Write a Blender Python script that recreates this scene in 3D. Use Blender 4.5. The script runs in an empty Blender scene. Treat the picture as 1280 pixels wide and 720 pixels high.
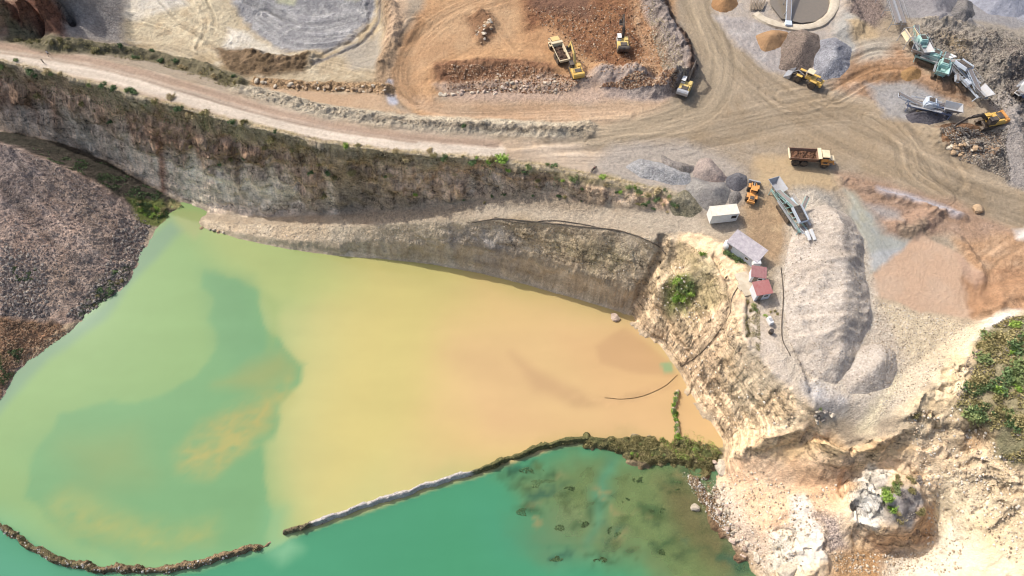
import bpy, bmesh, math, random
import numpy as np
from math import radians as R, sin, cos, pi
from mathutils import Matrix, Vector

# ---------------------------------------------------------------- camera, sky, sun, exposure
scene = bpy.context.scene
CAM_H, TILT, FPX = 115.0, R(30), 865.0          # metres above the yard, tilt off straight down, focal length (1280 px wide survey photo)
cam = bpy.data.cameras.new('camera'); camo = bpy.data.objects.new('camera', cam)
scene.collection.objects.link(camo); scene.camera = camo
camo.location = (0, 0, CAM_H); camo.rotation_euler = (TILT, 0, 0)
cam.sensor_width = 36; cam.lens = 36*FPX/1280; cam.clip_end = 5000; cam.clip_start = 1
SUN_EL = R(46); SDIR = (-0.80, 0.60)             # the sun stands up and to the left of the photograph
w = bpy.data.worlds.new('World'); scene.world = w; w.use_nodes = True
wn = w.node_tree; bg = wn.nodes['Background']
sky = wn.nodes.new('ShaderNodeTexSky'); sky.sky_type = 'NISHITA'; sky.sun_disc = False
sky.sun_elevation = SUN_EL; sky.sun_rotation = math.atan2(SDIR[0], SDIR[1])
sky.dust_density = 4.0; sky.ozone_density = .3; sky.air_density = .8
wn.links.new(sky.outputs[0], bg.inputs[0]); bg.inputs[1].default_value = 0.15
sl = bpy.data.lights.new('sun', 'SUN'); sl.energy = 2.6; sl.angle = R(0.6); sl.color = (1, .97, .93)
so = bpy.data.objects.new('sun', sl); scene.collection.objects.link(so)
sv = Vector((SDIR[0]*cos(SUN_EL), SDIR[1]*cos(SUN_EL), sin(SUN_EL)))
so.rotation_euler = sv.to_track_quat('Z', 'Y').to_euler(); so.location = (-100, 100, 150)
scene.view_settings.view_transform = 'Standard'; scene.view_settings.look = 'None'
scene.view_settings.exposure = 0.63; scene.view_settings.gamma = 1
scene.cycles.filter_width = 1.1
GAIN = 0.62                                        # albedo = linear(photo colour) * GAIN for a sunlit flat surface

rng = np.random.default_rng(7); random.seed(7)
COL = scene.collection
# ---------------------------------------------------------------- helpers: tags, colours, noise
def tag(o, label=None, cat=None, group=None, kind=None):
    if label: o['label'] = label
    if cat: o['category'] = cat
    if group: o['group'] = group
    if kind: o['kind'] = kind
    return o
def lin(c):
    c = np.asarray(c, float)/255
    return np.where(c <= .04045, c/12.92, ((c+.055)/1.055)**2.4)
def alb(c):
    v = lin(c)*GAIN; g = (v*[.3, .55, .15]).sum(-1, keepdims=True)
    return np.clip(v+(g-v)*DESAT, .01, .9)
DESAT = .14

def _hash(ix, iy, seed):
    h = (ix.astype(np.int64)*374761393 + iy.astype(np.int64)*668265263 + seed*1442695041) & 0xffffffff
    h = ((h ^ (h >> 13))*1274126177) & 0xffffffff
    return ((h ^ (h >> 16)) & 0xffff)/65535.0
def vnoise(x, y, seed=0):
    x = np.asarray(x, float); y = np.asarray(y, float)
    ix = np.floor(x); iy = np.floor(y); fx = x-ix; fy = y-iy
    fx = fx*fx*(3-2*fx); fy = fy*fy*(3-2*fy)
    a = _hash(ix, iy, seed); b = _hash(ix+1, iy, seed); c = _hash(ix, iy+1, seed); d = _hash(ix+1, iy+1, seed)
    return (a+(b-a)*fx + ((c+(d-c)*fx)-(a+(b-a)*fx))*fy)*2-1
def fbm(x, y, octv=4, seed=0, gain=.5):
    s = 0; a = 1; t = 0
    for k in range(octv):
        s = s+a*vnoise(x, y, seed+k*17); t += a; a *= gain
        x, y = (x*1.6+y*1.2)+3.1, (-x*1.2+y*1.6)+7.7
    return s/t
def ridged(x, y, octv=4, seed=0):
    s = 0; a = 1; t = 0
    for k in range(octv):
        s = s+a*(1-2*np.abs(vnoise(x, y, seed+k*13))); t += a; a *= .55
        x, y = (x*1.6+y*1.2)+1.7, (-x*1.2+y*1.6)+4.4
    return s/t

def cells(x, y, seed=0):
    """blocky fracture pattern: random value of the nearest cell, 0..1, and closeness to its border"""
    ix = np.floor(x); iy = np.floor(y); b1 = np.full(x.shape, 9.); b2 = np.full(x.shape, 9.); v = np.zeros(x.shape)
    for dx in (-1, 0, 1):
        for dy in (-1, 0, 1):
            cx = ix+dx; cy = iy+dy; d = np.hypot(cx+.15+.7*_hash(cx, cy, seed)-x, cy+.15+.7*_hash(cx, cy, seed+7)-y)
            nv = _hash(cx, cy, seed+3)+((x-cx)*(_hash(cx, cy, seed+4)-.5)+(y-cy)*(_hash(cx, cy, seed+5)-.5))*.9
            m = d < b1; b2 = np.where(m, b1, np.minimum(b2, d)); v = np.where(m, nv, v); b1 = np.where(m, d, b1)
    return v, np.clip(1-(b2-b1)/.12, 0, 1)
# survey: a spot of the photo and its height above the yard give the real place
def unproj(px, py, z):
    dx = (np.asarray(px, float)-640)/FPX; dy = -(np.asarray(py, float)-360)/FPX
    Y = dy*cos(TILT)+sin(TILT); Z = dy*sin(TILT)-cos(TILT)
    t = (np.asarray(z, float)-CAM_H)/Z
    return dx*t, Y*t

def smooth_line(pts, n=6):
    P = np.array(pts, float)
    if len(P) < 3: return np.array([P[0]+(P[1]-P[0])*k/8 for k in range(9)])
    Q = np.vstack([2*P[0]-P[1], P, 2*P[-1]-P[-2]]); out = []
    for i in range(1, len(Q)-2):
        for k in range(n):
            t = k/n
            out.append(.5*((2*Q[i])+(-Q[i-1]+Q[i+1])*t+(2*Q[i-1]-5*Q[i]+4*Q[i+1]-Q[i+2])*t*t+(-Q[i-1]+3*Q[i]-3*Q[i+1]+Q[i+2])*t**3))
    out.append(P[-1]); return np.array(out)

# ---------------------------------------------------------------- terrain levels: break lines (photo x, photo y, height)
WATER = -26.0
LINES = []
def L(*p, close=False): LINES.append(list(p)+([p[0]] if close else []))
# far surroundings
L((-300,-120,8),(100,-120,2),(640,-120,1),(1200,-120,2),(1700,-100,6))
L((1500,-60,4),(1480,200,4),(1480,500,10),(1480,760,4),(1400,900,-6))
L((-250,0,10),(-250,160,2),(-260,300,-8),(-300,450,-14),(-300,560,-20))
# yard and pits
L((700,188,0),(780,200,0),(850,215,0),(930,215,0),(1050,215,0),(1180,255,-.5),(1300,285,-.5))
L((640,135,-.6),(720,150,0),(800,150,0),(900,150,0),(1000,150,0),(1100,175,0),(1200,215,0),(1300,240,0))
L((845,-40,0),(870,30,0),(900,80,0),(950,110,0),(1050,130,0),(1150,180,0))
L((920,0,0),(1000,60,0),(1080,90,0.3),(1180,120,1),(1280,150,1.5))
L((1060,-30,0),(1180,-40,0),(1280,-40,1))
L((1130,30,2.5),(1190,35,4),(1240,60,4.5),(1280,90,4))
L((1160,95,1.5),(1230,130,1.5),(1250,190,1),(1260,230,.3))
L((500,120,-.8),(560,130,-.8),(640,128,-.6)); L((500,60,-.8),(560,30,-.6),(640,20,0),(740,10,.6),(810,0,1))
L((620,100,-.4),(680,105,0),(760,95,.5),(820,85,.8))
L((490,0,1.2),(500,40,.6),(485,90,.3),(478,115,-.3))
# basin north of the haul road
L((160,-20,-5),(170,60,-5),(230,85,-4.5),(300,102,-3.5),(400,112,-2.5),(480,112,-2))
L((300,20,-5),(400,15,-5),(470,10,-4.5),(470,70,-3.5),(330,60,-4.5))
L((100,-20,-5.5),(98,30,-5.5),(100,52,-4.8)); L((84,-20,-5.5),(86,30,-5))
L((-80,-8,10),(0,-8,10),(40,-10,10.5),(50,-30,12),(50,-70,13))
L((82,44,-4.5),(60,50,-1.5),(30,46,0),(-20,40,.8)); L((84,36,-4.8),(60,42,-2.5),(34,40,-.5))
L((330,124,-1.2),(400,132,-1),(480,138,-.9),(540,150,-.6))
# haul road, level across
ROAD_N = [(-80,34,1),(0,52,.9),(60,62,.8),(100,70,.6),(200,92,.3),(300,122,.1),(400,150,0),(500,165,0),(600,173,0),(700,180,0)]
ROAD_S = [(-80,58,1),(0,74,.8),(60,88,.6),(100,99,.4),(200,126,.1),(300,151,0),(400,174,0),(500,188,0),(600,195,0),(700,209,0),(780,225,0),(855,240,0)]
L(*ROAD_N); L(*ROAD_S)
# upper cliff: lip, foot of the weedy lip, foot of the wall
L((-80,64,.8),(0,79,.7),(60,92,.4),(100,103,.2),(200,131,0),(300,157,0),(400,181,0),(500,194,0),(600,201,0),(700,215,0),(780,232,0),(850,246,-.2))
LIP = [(-80,85,-4),(0,97,-4),(100,121,-4.5),(200,150,-5),(300,178,-5),(400,200,-5),(500,209,-3.5),(600,211,-2.3),(700,224,-1.5),(780,241,-1.2),(850,252,-.7)]
L(*LIP)
BASE = [(-80,152,-15),(0,163,-17),(50,172,-18),(83,180,-19.5),(133,200,-22),(200,238,-25),(240,257,-26.5),(267,267,-26),(350,270,-24),(440,266,-20),(500,262,-15.5),(560,254,-11.8),(600,249,-9.6),(640,247,-7.6),(700,250,-6),(740,257,-5),(800,264,-3.6),(840,267,-2.2),(875,262,-.8)]
L(*BASE)
# ramp rim, shoulder, waterline of the lower cliff
L((256,276,-25.2),(300,280,-24.2),(360,282,-22.6),(420,283,-20),(480,281,-17),(540,277,-13.6),(600,275,-10.8),(660,277,-8.6),(720,283,-7.1),(780,290,-5.6),(828,303,-4.4),(850,297,-3.6))
FACE = [(256,282,-25.6),(300,293,-25),(360,301,-24),(420,304,-22.8),(480,303,-21),(540,304,-18.8),(600,308,-17),(660,318,-16),(720,336,-16),(772,354,-16.4),(800,368,-18)]
L(*FACE)
L((246,284,-26.2),(300,299,-26.2),(360,312,-26.2),(420,320,-26.2),(480,324,-26.2),(540,330,-26.2),(600,341,-26.2),(660,356,-26.2),(720,373,-26.2),(783,391,-26.2))
# eastern slope
L((783,391,-26.2),(800,412,-26.1),(830,437,-26.1),(848,462,-26.1),(870,500,-26.1),(890,528,-26.1),(906,552,-26.1),(903,582,-26),(893,610,-26),(893,640,-26),(912,670,-26.1),(935,700,-26.1),(965,745,-26.1),(1000,820,-26))
L((850,297,-3.6),(880,312,-2.4),(905,340,-1.6),(914,375,-1.6),(925,410,-1.7),(940,440,-1.8),(965,468,-2.2),(995,495,-2.5),(1020,512,-3))
L((800,368,-18),(815,385,-20)); L((838,330,-9),(820,362,-13),(822,395,-19)); L((850,345,-7),(868,360,-8),(864,385,-12),(850,400,-15))
L((885,400,-8),(895,450,-12),(925,490,-13))
L((930,560,-15),(960,549,-11),(1000,543,-8),(1030,549,-6.5),(1060,562,-5),(1088,566,-5),(1112,550,-4.2),(1145,535,-3))
L((930,567,-17.5),(960,561,-14.2),(1000,555,-12),(1035,560,-10.2),(1064,573,-9),(1092,576,-8.8),(1120,561,-7.6),(1155,550,-4.4))
L((908,600,-24.5),(950,605,-20),(1000,605,-16.5),(1045,605,-14.5)); L((930,650,-23),(965,670,-20.5),(1000,700,-19.5),(1000,760,-19.5))
L((1052,600,-14.5),(1080,586,-12),(1132,582,-9.2),(1168,603,-10),(1176,645,-14.5),(1162,688,-17),(1110,694,-18),(1070,682,-18),(1052,640,-18), close=True)
L((1070,610,-11),(1092,596,-9),(1122,594,-8),(1150,610,-8),(1157,638,-9),(1142,662,-10.5),(1110,668,-11.2),(1080,656,-12),(1067,632,-12), close=True)
L((1105,625,-7.6),(1125,622,-7.2),(1128,640,-8))
L((1008,640,-16.3),(1018,690,-17),(1030,720,-17.5)); L((1180,560,-4.8),(1205,620,-7.5),(1230,690,-9.5),(1240,780,-12)); L((1120,715,-18),(1170,720,-15),(1180,780,-15))
L((1300,600,-1),(1310,700,-5),(1320,800,-8)); L((1200,530,-3),(1240,570,-2),(1280,600,-2))
# green hill, white ridge, gravel apron, mud pond
L((1215,425,3),(1198,505,1),(1240,545,.5)); L((1280,400,5),(1330,440,9),(1340,540,7),(1290,560,3))
L((1275,390,3),(1235,405,2.4),(1200,440,1.5),(1165,485,.5),(1130,515,-1.5),(1110,535,-4))
L((1010,500,-2.6),(1060,505,-2.6),(1100,490,-2),(1150,450,-1.2),(1200,415,-1),(1232,398,-.8)); L((1080,390,-.8),(1100,430,-1.2),(1130,420,-1))
L((1090,345,-1.4),(1085,365,-1.4),(1150,388,-1.4),(1215,394,-1.3),(1240,365,-1),(1210,320,-1),(1150,300,-1.1), close=True)
L((940,300,-1),(950,400,-1.5),(975,450,-1.8)); L((1000,300,-.5),(1080,300,-.8)); L((900,262,-.4),(960,275,-.5)); L((1280,330,-.6),(1280,385,1.8))
# western spoil heap
L((-80,168,-8),(0,180,-9),(40,192,-11),(90,214,-14.5),(130,236,-18.5),(165,260,-23),(190,272,-25.4))
L((225,262,-26.1),(214,272,-26.1),(196,286,-26.1),(180,315,-26.1),(162,350,-26.1),(137,375,-26.1),(108,398,-26.1),(88,420,-26.1),(42,445,-26.1),(20,468,-26.1),(2,505,-26.1),(-45,560,-26.1),(-200,640,-26))
L((-80,300,-14),(0,300,-17),(60,310,-19),(110,318,-21)); L((-60,400,-19),(0,395,-21),(50,395,-23.5))
# pond beds
L((20,540,-30),(150,420,-30),(250,340,-29.5),(350,360,-30),(500,400,-30),(650,430,-28.5)); L((100,620,-30),(300,600,-30),(500,560,-30),(700,500,-27.5),(800,470,-27))
L((-50,720,-30),(400,760,-31),(700,760,-30),(850,740,-28.5)); L((600,660,-30),(700,620,-28),(780,610,-27.2),(850,650,-27),(890,700,-27.5))
L((-300,1100,-30),(300,1100,-30),(900,1100,-28))

GX0, GX1, GY0, GY1 = -230., 230., -70., 270.
def solve_levels():
    Z = None; shp = None
    for res, its in ((8,400),(4,200),(2,150),(1,120),(.5,80),(.25,50)):
        nx = int((GX1-GX0)/res)+1; ny = int((GY1-GY0)/res)+1
        if Z is None: Z = np.full((ny, nx), -5.0)
        else:
            yi = np.linspace(0, Z.shape[0]-1, ny); xi = np.linspace(0, Z.shape[1]-1, nx)
            y0 = np.clip(yi.astype(int), 0, Z.shape[0]-2); x0 = np.clip(xi.astype(int), 0, Z.shape[1]-2)
            fy = (yi-y0)[:, None]; fx = (xi-x0)[None, :]
            Z = (Z[y0][:, x0]*(1-fy)*(1-fx)+Z[y0+1][:, x0]*fy*(1-fx)+Z[y0][:, x0+1]*(1-fy)*fx+Z[y0+1][:, x0+1]*fy*fx)
        m = np.zeros((ny, nx), bool); V = np.zeros((ny, nx))
        for l in LINES:
            P = np.array(l, float); x, y = unproj(P[:, 0], P[:, 1], P[:, 2]); W = np.column_stack([x, y, P[:, 2]])
            for a, b in zip(W[:-1], W[1:]):
                n = max(2, int(np.hypot(*(b-a)[:2])/(res*.4))); t = np.linspace(0, 1, n)[:, None]; S = a+(b-a)*t
                i = np.round((S[:, 0]-GX0)/res).astype(int); j = np.round((S[:, 1]-GY0)/res).astype(int)
                ok = (i >= 0) & (i < nx) & (j >= 0) & (j < ny)
                m[j[ok], i[ok]] = True; V[j[ok], i[ok]] = S[ok, 2]
        Z[m] = V[m]
        for k in range(its):
            Pd = np.pad(Z, 1, mode='edge')
            N = .25*(Pd[:-2, 1:-1]+Pd[2:, 1:-1]+Pd[1:-1, :-2]+Pd[1:-1, 2:])
            N = Z+(N-Z)*1.0; N[m] = V[m]; Z = N
    for k in range(5):
        Pd = np.pad(Z, 1, mode='edge'); Z = .4*Z+.15*(Pd[:-2, 1:-1]+Pd[2:, 1:-1]+Pd[1:-1, :-2]+Pd[1:-1, 2:])
    return Z
ZL = solve_levels(); LRES = .25
def bil(G, x, y, x0, y0, res):
    i = np.clip((x-x0)/res, 0, G.shape[1]-1.001); j = np.clip((y-y0)/res, 0, G.shape[0]-1.001)
    a = i.astype(int); b = j.astype(int); fx = i-a; fy = j-b
    return G[b, a]*(1-fx)*(1-fy)+G[b, a+1]*fx*(1-fy)+G[b+1, a]*(1-fx)*fy+G[b+1, a+1]*fx*fy

# ---------------------------------------------------------------- fine terrain sheet
STEP = .24
core_x = np.arange(-150, 150.01, STEP); core_y = np.concatenate([np.arange(8, 80, STEP), np.arange(80, 116, .14), np.arange(116, 165.01, STEP)])
def grow(a, lim):
    out = [a]; s = STEP*1.5
    while out[-1] < lim: out.append(out[-1]+s); s *= 1.12
    return np.array(out[1:])
gx = np.concatenate([-grow(150, 900)[::-1], core_x, grow(150, 900)])
gy = np.concatenate([8-(grow(0, 700))[::-1], core_y, grow(165, 1200)])
X, Y = np.meshgrid(gx, gy)
Z = bil(ZL, X, Y, GX0, GY0, LRES)
far = np.clip((np.maximum(np.abs(X)-200, np.maximum(Y-230, -40-Y)))/200, 0, 1)
Z = Z+far*fbm(X/90, Y/90, 4, 3)*14
def ground0(x, y): return bil(ZL, np.asarray(x, float), np.asarray(y, float), GX0, GY0, LRES)
def hit(px, py, f=None):
    """where the line of sight of a photo spot meets the terrain"""
    f = f or ground0
    zs = np.linspace(14, -32, 460)
    out = []
    for a, b in zip(np.atleast_1d(px), np.atleast_1d(py)):
        x, y = unproj(a, b, zs); g = f(x, y); k = int(np.argmax(g >= zs)); out.append((x[k], y[k], g[k] if not np.isnan(g[k]) else 0))
    return np.array(out)
def to_world(pts, f=None):
    P = np.array(pts, float); return hit(P[:, 0], P[:, 1], f)[:, :2]

def bbox_idx(W, mrg):
    i0 = np.searchsorted(gx, W[:, 0].min()-mrg); i1 = np.searchsorted(gx, W[:, 0].max()+mrg)
    j0 = np.searchsorted(gy, W[:, 1].min()-mrg); j1 = np.searchsorted(gy, W[:, 1].max()+mrg)
    return slice(j0, j1), slice(i0, i1)
def sdf(x, y, W, closed=True):
    """signed distance, inside positive"""
    A = W; B = np.roll(W, -1, 0)
    if not closed: A = W[:-1]; B = W[1:]
    d = np.full(x.shape, 1e9); ins = np.zeros(x.shape, bool)
    for (ax, ay), (bx, by) in zip(A, B):
        ex, ey = bx-ax, by-ay; l2 = ex*ex+ey*ey+1e-9
        t = np.clip(((x-ax)*ex+(y-ay)*ey)/l2, 0, 1)
        d = np.minimum(d, (x-ax-ex*t)**2+(y-ay-ey*t)**2)
        if closed:
            c = ((ay > y) != (by > y)) & (x < (bx-ax)*(y-ay)/((by-ay) if by != ay else 1e-9)+ax); ins ^= c
    d = np.sqrt(d)
    return np.where(ins, d, -d) if closed else d
def line_dist(x, y, W):
    """distance, side-signed offset and length along a polyline"""
    d = np.full(x.shape, 1e9); s = np.zeros(x.shape); u = np.zeros(x.shape); acc = 0
    for (ax, ay), (bx, by) in zip(W[:-1], W[1:]):
        ex, ey = bx-ax, by-ay; l = math.hypot(ex, ey)+1e-9
        t = np.clip(((x-ax)*ex+(y-ay)*ey)/(l*l), 0, 1)
        dx = x-ax-ex*t; dy = y-ay-ey*t; q = np.sqrt(dx*dx+dy*dy); m = q < d
        d = np.where(m, q, d); s = np.where(m, q*np.sign(ex*dy-ey*dx), s); u = np.where(m, acc+t*l, u); acc += l
    return d, s, u

# ---- ridges, berms and dikes on top of the levels
def ridge(pts, h, hw, mode='add', top=None, rough=.3, asym=0, seed=1, fade=True):
    W = to_world(smooth_line(pts)[:, :2]); J, I = bbox_idx(W, hw*1.6)
    x, y = X[J, I], Y[J, I]; d, s, u = line_dist(x+fbm(x/3, y/3, 3, seed)*hw*.4, y+fbm(x/3, y/3, 3, seed+5)*hw*.4, W)
    p = np.clip(1-d/hw, 0, 1); p = p*p*(3-2*p)
    v = p*(1+rough*fbm(x/2.2, y/2.2, 4, seed+9)+rough*.6*fbm(x/.8, y/.8, 2, seed+2))
    if mode == 'add': Z[J, I] += h*v
    else: Z[J, I] = np.maximum(Z[J, I], top-3*(1-np.minimum(v*1.25, 1+.15*v)))
def dig(poly, depth, f=1.5, seed=4, rough=0.2):
    W = to_world(poly); J, I = bbox_idx(W, f*2)
    x, y = X[J, I], Y[J, I]; d = sdf(x, y, W)
    p = np.clip(.5+d/(2*f), 0, 1); p = p*p*(3-2*p); Z[J, I] -= depth*p*(1+rough*fbm(x/2, y/2, 3, seed))
ridge([(70,55),(100,58),(150,63),(200,72),(260,90),(300,104)], 1.6, 2.6, seed=11)
ridge([(300,112),(340,122),(400,138),(470,148),(540,156),(620,160),(700,164),(733,162)], 1.3, 2.8, seed=12, rough=.6)
ridge([(815,-10),(822,15),(838,45),(852,75),(856,92),(840,106)], 3.6, 4.2, seed=13, rough=.35)
ridge([(840,106),(815,112),(790,100)], 2.2, 3, seed=14)
ridge([(550,90),(580,84),(640,84),(680,90)], 1.0, 4.5, seed=15, rough=.5)
ridge([(545,108),(620,106),(700,108),(740,100)], .8, 2.2, seed=16, rough=.6)
ridge([(600,18),(612,30),(602,50)], 1.2, 2.4, seed=17, rough=.6)
ridge([(320,103),(400,108),(485,112)], 1.0, 1.8, seed=18, rough=.6)
ridge([(480,0),(490,40),(478,80)], 1.5, 3, seed=19, rough=.5)
ridge([(315,68),(350,76),(390,72)], 1.4, 3.2, seed=21, rough=.6)
ridge([(750,92),(775,98),(800,92)], 2.4, 4.5, seed=22)
ridge([(1045,-10),(1062,20),(1058,40)], 1.5, 4, seed=23)
for k, (a, b) in enumerate([((1150,35),(1190,25)),((1180,60),(1230,50)),((1200,75),(1250,80)),((1235,100),(1280,70)),((1150,60),(1170,40)),((1255,120),(1265,160))]):
    ridge([a, ((a[0]+b[0])/2, (a[1]+b[1])/2+4), b], 1.6, 5, seed=30+k, rough=.5)
ridge([(1170,170),(1200,185),(1235,195)], 1.6, 4, seed=41, rough=.6); ridge([(1055,225),(1110,245),(1165,262),(1200,270)], .8, 1.8, seed=42, rough=.6)
ridge([(1125,285),(1150,280),(1160,268)], 1.2, 3.2, seed=43, rough=.6); ridge([(1195,300),(1222,330),(1225,345)], .7, 2, seed=44, rough=.6)
ridge([(1235,385),(1255,375),(1285,362)], 1.5, 4, seed=45, rough=.4)
# dikes between the ponds
DIKE_A = [(-70,600),(-30,632),(0,652),(40,678),(80,700),(130,714),(200,718),(250,712),(300,697),(334,689)]
DIKE_B = [(364,671),(395,660),(440,645),(500,625),(560,605),(600,594),(650,574),(700,558),(740,553),(790,560)]
ridge(DIKE_A, 0, 1.45, 'max', top=-25.25, seed=51, rough=.5); ridge(DIKE_B, 0, 1.3, 'max', top=-25.1, seed=52)
ridge([(738,555),(765,560),(800,564)], 0, 3.6, 'max', top=-25.2, seed=57); ridge([(795,563),(815,566),(850,572),(893,578)], 0, 7.4, 'max', top=-25.3, seed=53); ridge([(845,490),(843,515),(847,548)], 0, 1.5, 'max', top=-25.75, seed=54)
ridge([(330,690),(350,681),(368,671)], 0, 1.6, 'max', top=-26.4, seed=55)
ridge([(860,600),(880,625),(900,660),(930,695)], 0, 3.5, 'max', top=-25.9, seed=56)
# gullies
def groove(pts, depth, hw, seed=1):
    W = to_world(smooth_line(pts)[:, :2]); J, I = bbox_idx(W, hw*1.5)
    x, y = X[J, I], Y[J, I]; d, s, u = line_dist(x+.5*fbm(x, y, 2, seed), y+.5*fbm(x, y, 2, seed+3), W)
    p = np.clip(1-d/hw, 0, 1); Z[J, I] -= depth*p*p*(3-2*p)
groove([(828,300),(822,325),(812,345),(800,365),(792,390)], 2.2, 1.6, 61)
groove([(895,320),(908,350),(912,385),(905,410),(880,440)], 1.0, .9, 62)
groove([(460,5),(462,30),(440,50),(415,62),(380,88)], .5, .9, 63); groove([(475,5),(470,35),(445,58),(425,66)], .4, .7, 64)
groove([(935,375),(938,420),(945,450)], .6, .8, 66); groove([(1000,440),(1012,470),(1016,490)], .8, 1.2, 67)
# ---------------------------------------------------------------- what the ground is made of, painted by surveyed outlines
C = np.zeros(X.shape+(3,)); C[:] = alb((200,178,145)); PEB = np.full(X.shape, .25); RGH = np.full(X.shape, .10); SID = np.zeros(X.shape, np.int8)
NA = fbm(X/6, Y/6, 5, 101); NB = fbm(X/1.6, Y/1.6, 4, 102); NC = vnoise(X/.45, Y/.45, 103); ND = ridged(X/3, Y/3, 4, 104)
def paint(poly, c, c2=None, f=.8, peb=None, rgh=None, warp=1.2, op=1., sid=None, n='AB', seed=0):
    W = to_world(poly); J, I = bbox_idx(W, f*2+warp*2); x, y = X[J, I], Y[J, I]
    wx = x+warp*fbm(x/3.5, y/3.5, 4, 200+seed); wy = y+warp*fbm(x/3.5+40, y/3.5, 4, 201+seed)
    d = sdf(wx, wy, W); a = np.clip(.5+d/(2*f), 0, 1)*op
    a = a[..., None]; col = alb(c)
    if c2 is not None:
        m = {'AB': NA[J, I]*1.3+NB[J, I]*.6, 'B': NB[J, I]*1.6, 'D': ND[J, I]*1.2, 'A': NA[J, I]*2.2}[n]
        m = np.clip(.5+m, 0, 1)[..., None]; col = col*(1-m)+alb(c2)*m
    C[J, I] = C[J, I]*(1-a)+col*a; a = a[..., 0]
    if peb is not None: PEB[J, I] = PEB[J, I]*(1-a)+peb*a
    if rgh is not None: RGH[J, I] = RGH[J, I]*(1-a)+rgh*a
    if sid is not None: SID[J, I][a > .5] = sid
def band(pts, hw, c, op=1., f=.5, peb=None, rgh=None, sid=None, seed=0, warp=.6):
    W = to_world(smooth_line(pts)[:, :2]); J, I = bbox_idx(W, hw+f+warp*2); x, y = X[J, I], Y[J, I]
    wx = x+warp*fbm(x/2.5, y/2.5, 3, 300+seed); wy = y+warp*fbm(x/2.5+40, y/2.5, 3, 301+seed)
    d, s, u = line_dist(wx, wy, W); a = np.clip(.5+(hw-d)/(2*f), 0, 1)*op
    C[J, I] = C[J, I]*(1-a[..., None])+alb(c)*a[..., None]
    if peb is not None: PEB[J, I] = PEB[J, I]*(1-a)+peb*a
    if rgh is not None: RGH[J, I] = RGH[J, I]*(1-a)+rgh*a
    if sid is not None: SID[J, I][a > .5] = sid
def ruts(pts, hw, amp=.16, freq=1.1, depth=.07, seed=0, tint=None):
    """bundles of wheel ruts running along a line: pressed in and rubbed lighter or darker"""
    W = to_world(smooth_line(pts)[:, :2]); J, I = bbox_idx(W, hw+1); x, y = X[J, I], Y[J, I]
    d, s, u = line_dist(x, y, W); a = np.clip((hw-d)/(hw*.45), 0, 1)
    n = vnoise(s*freq+.6*fbm(u/14, s/9, 2, seed+3), u/22, 400+seed)*.65+vnoise(s*freq*2.7, u/9, 410+seed)*.45
    C[J, I] *= (1+a*n*amp*1.7)[..., None]
    if tint is not None:
        t = (a*np.clip(.5+n, 0, 1)*.6)[..., None]; C[J, I] = C[J, I]*(1-t)+alb(tint)*t
    Z[J, I] += a*n*depth*1.5

def B(lst, off): return [(x, y+off) for x, y in lst]
xy = lambda l: [(p[0], p[1]) for p in l]
# yard (everything north) and roads
paint([(-300,-150),(1700,-150),(1700,300),(1280,330),(1100,300),(900,300),(850,262),(700,222),(500,205),(300,165),(100,110),(-300,60)], (180,162,136), (168,148,120), f=2, peb=.2, rgh=.12)
# basin of dried slurry
paint([(150,-60),(150,52),(200,72),(250,88),(300,104),(400,114),(485,112),(488,60),(480,0),(480,-60)], (205,190,160), (190,168,128), f=1, peb=.2, rgh=.25, n='D')
paint([(180,-60),(160,40),(230,70),(290,60),(300,20),(270,-60)], (196,172,130), (212,196,160), f=2, peb=.2, rgh=.35, op=.8, n='D', seed=2)
paint([(150,-20),(220,-20),(235,5),(190,22),(152,20)], (222,214,198), (205,194,172), f=1.2, op=.85)
paint([(300,-30),(292,5),(312,40),(350,62),(395,66),(430,55),(470,20),(478,-30)], (150,148,148), (172,170,166), f=.9, warp=1.8, n='B', peb=.35, rgh=.18)
paint([(285,35),(310,45),(350,64),(370,75),(320,70),(280,60)], (226,216,196), (208,196,172), f=1)
paint([(335,68),(330,100),(400,106),(480,104),(478,60),(430,70),(390,80)], (206,190,156), (186,166,130), f=1, rgh=.3, n='D', seed=5)
paint([(430,58),(475,40),(478,85),(440,88)], (180,168,146), (168,158,140), f=1.2)
paint([(268,62),(300,60),(345,72),(385,72),(380,90),(330,95),(290,95)], (148,120,86), (120,96,64), f=.8, rgh=.6, n='D')
band([(475,0),(473,25),(455,50),(425,66),(395,80)], .5, (110,108,112), op=.8); band([(462,0),(460,25),(440,46),(415,58)], .4, (120,118,124), op=.7)
for k, (a_, b_) in enumerate([(((165,20),(230,40),(290,80)), 3), (((200,-10),(240,30),(280,50)), 4), (((160,55),(220,62),(280,90)), 2.5), (((310,0),(380,30),(440,20)), 4), (((330,20),(380,50),(440,45)), 4), (((340,85),(400,80),(470,95)), 3), (((250,0),(262,30),(250,60)), 3)]):
    ruts(a_, b_, .2, 1.4, .16, 80+k)
paint([(345,-10),(375,-5),(368,8),(348,6)], (206,206,150), f=.6, op=.6); paint([(430,-10),(455,-6),(450,4),(432,2)], (206,204,150), f=.6, op=.5)
# brown pit wall in the far corner, its cast shadow greyed into the floor colour beside it
paint([(10,-60),(4,24),(-30,34),(20,43),(60,46),(88,47),(88,-60)], (150,98,70), (118,80,58), f=.6, peb=.5, rgh=.6, n='B', sid=2)
paint([(-60,-60),(16,-60),(14,20),(2,32),(-60,40)], (214,176,140), (200,160,120), f=1)
paint([(86,-60),(86,48),(152,54),(152,-60)], (176,166,154), (150,140,130), f=1, peb=.5, n='B')
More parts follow.
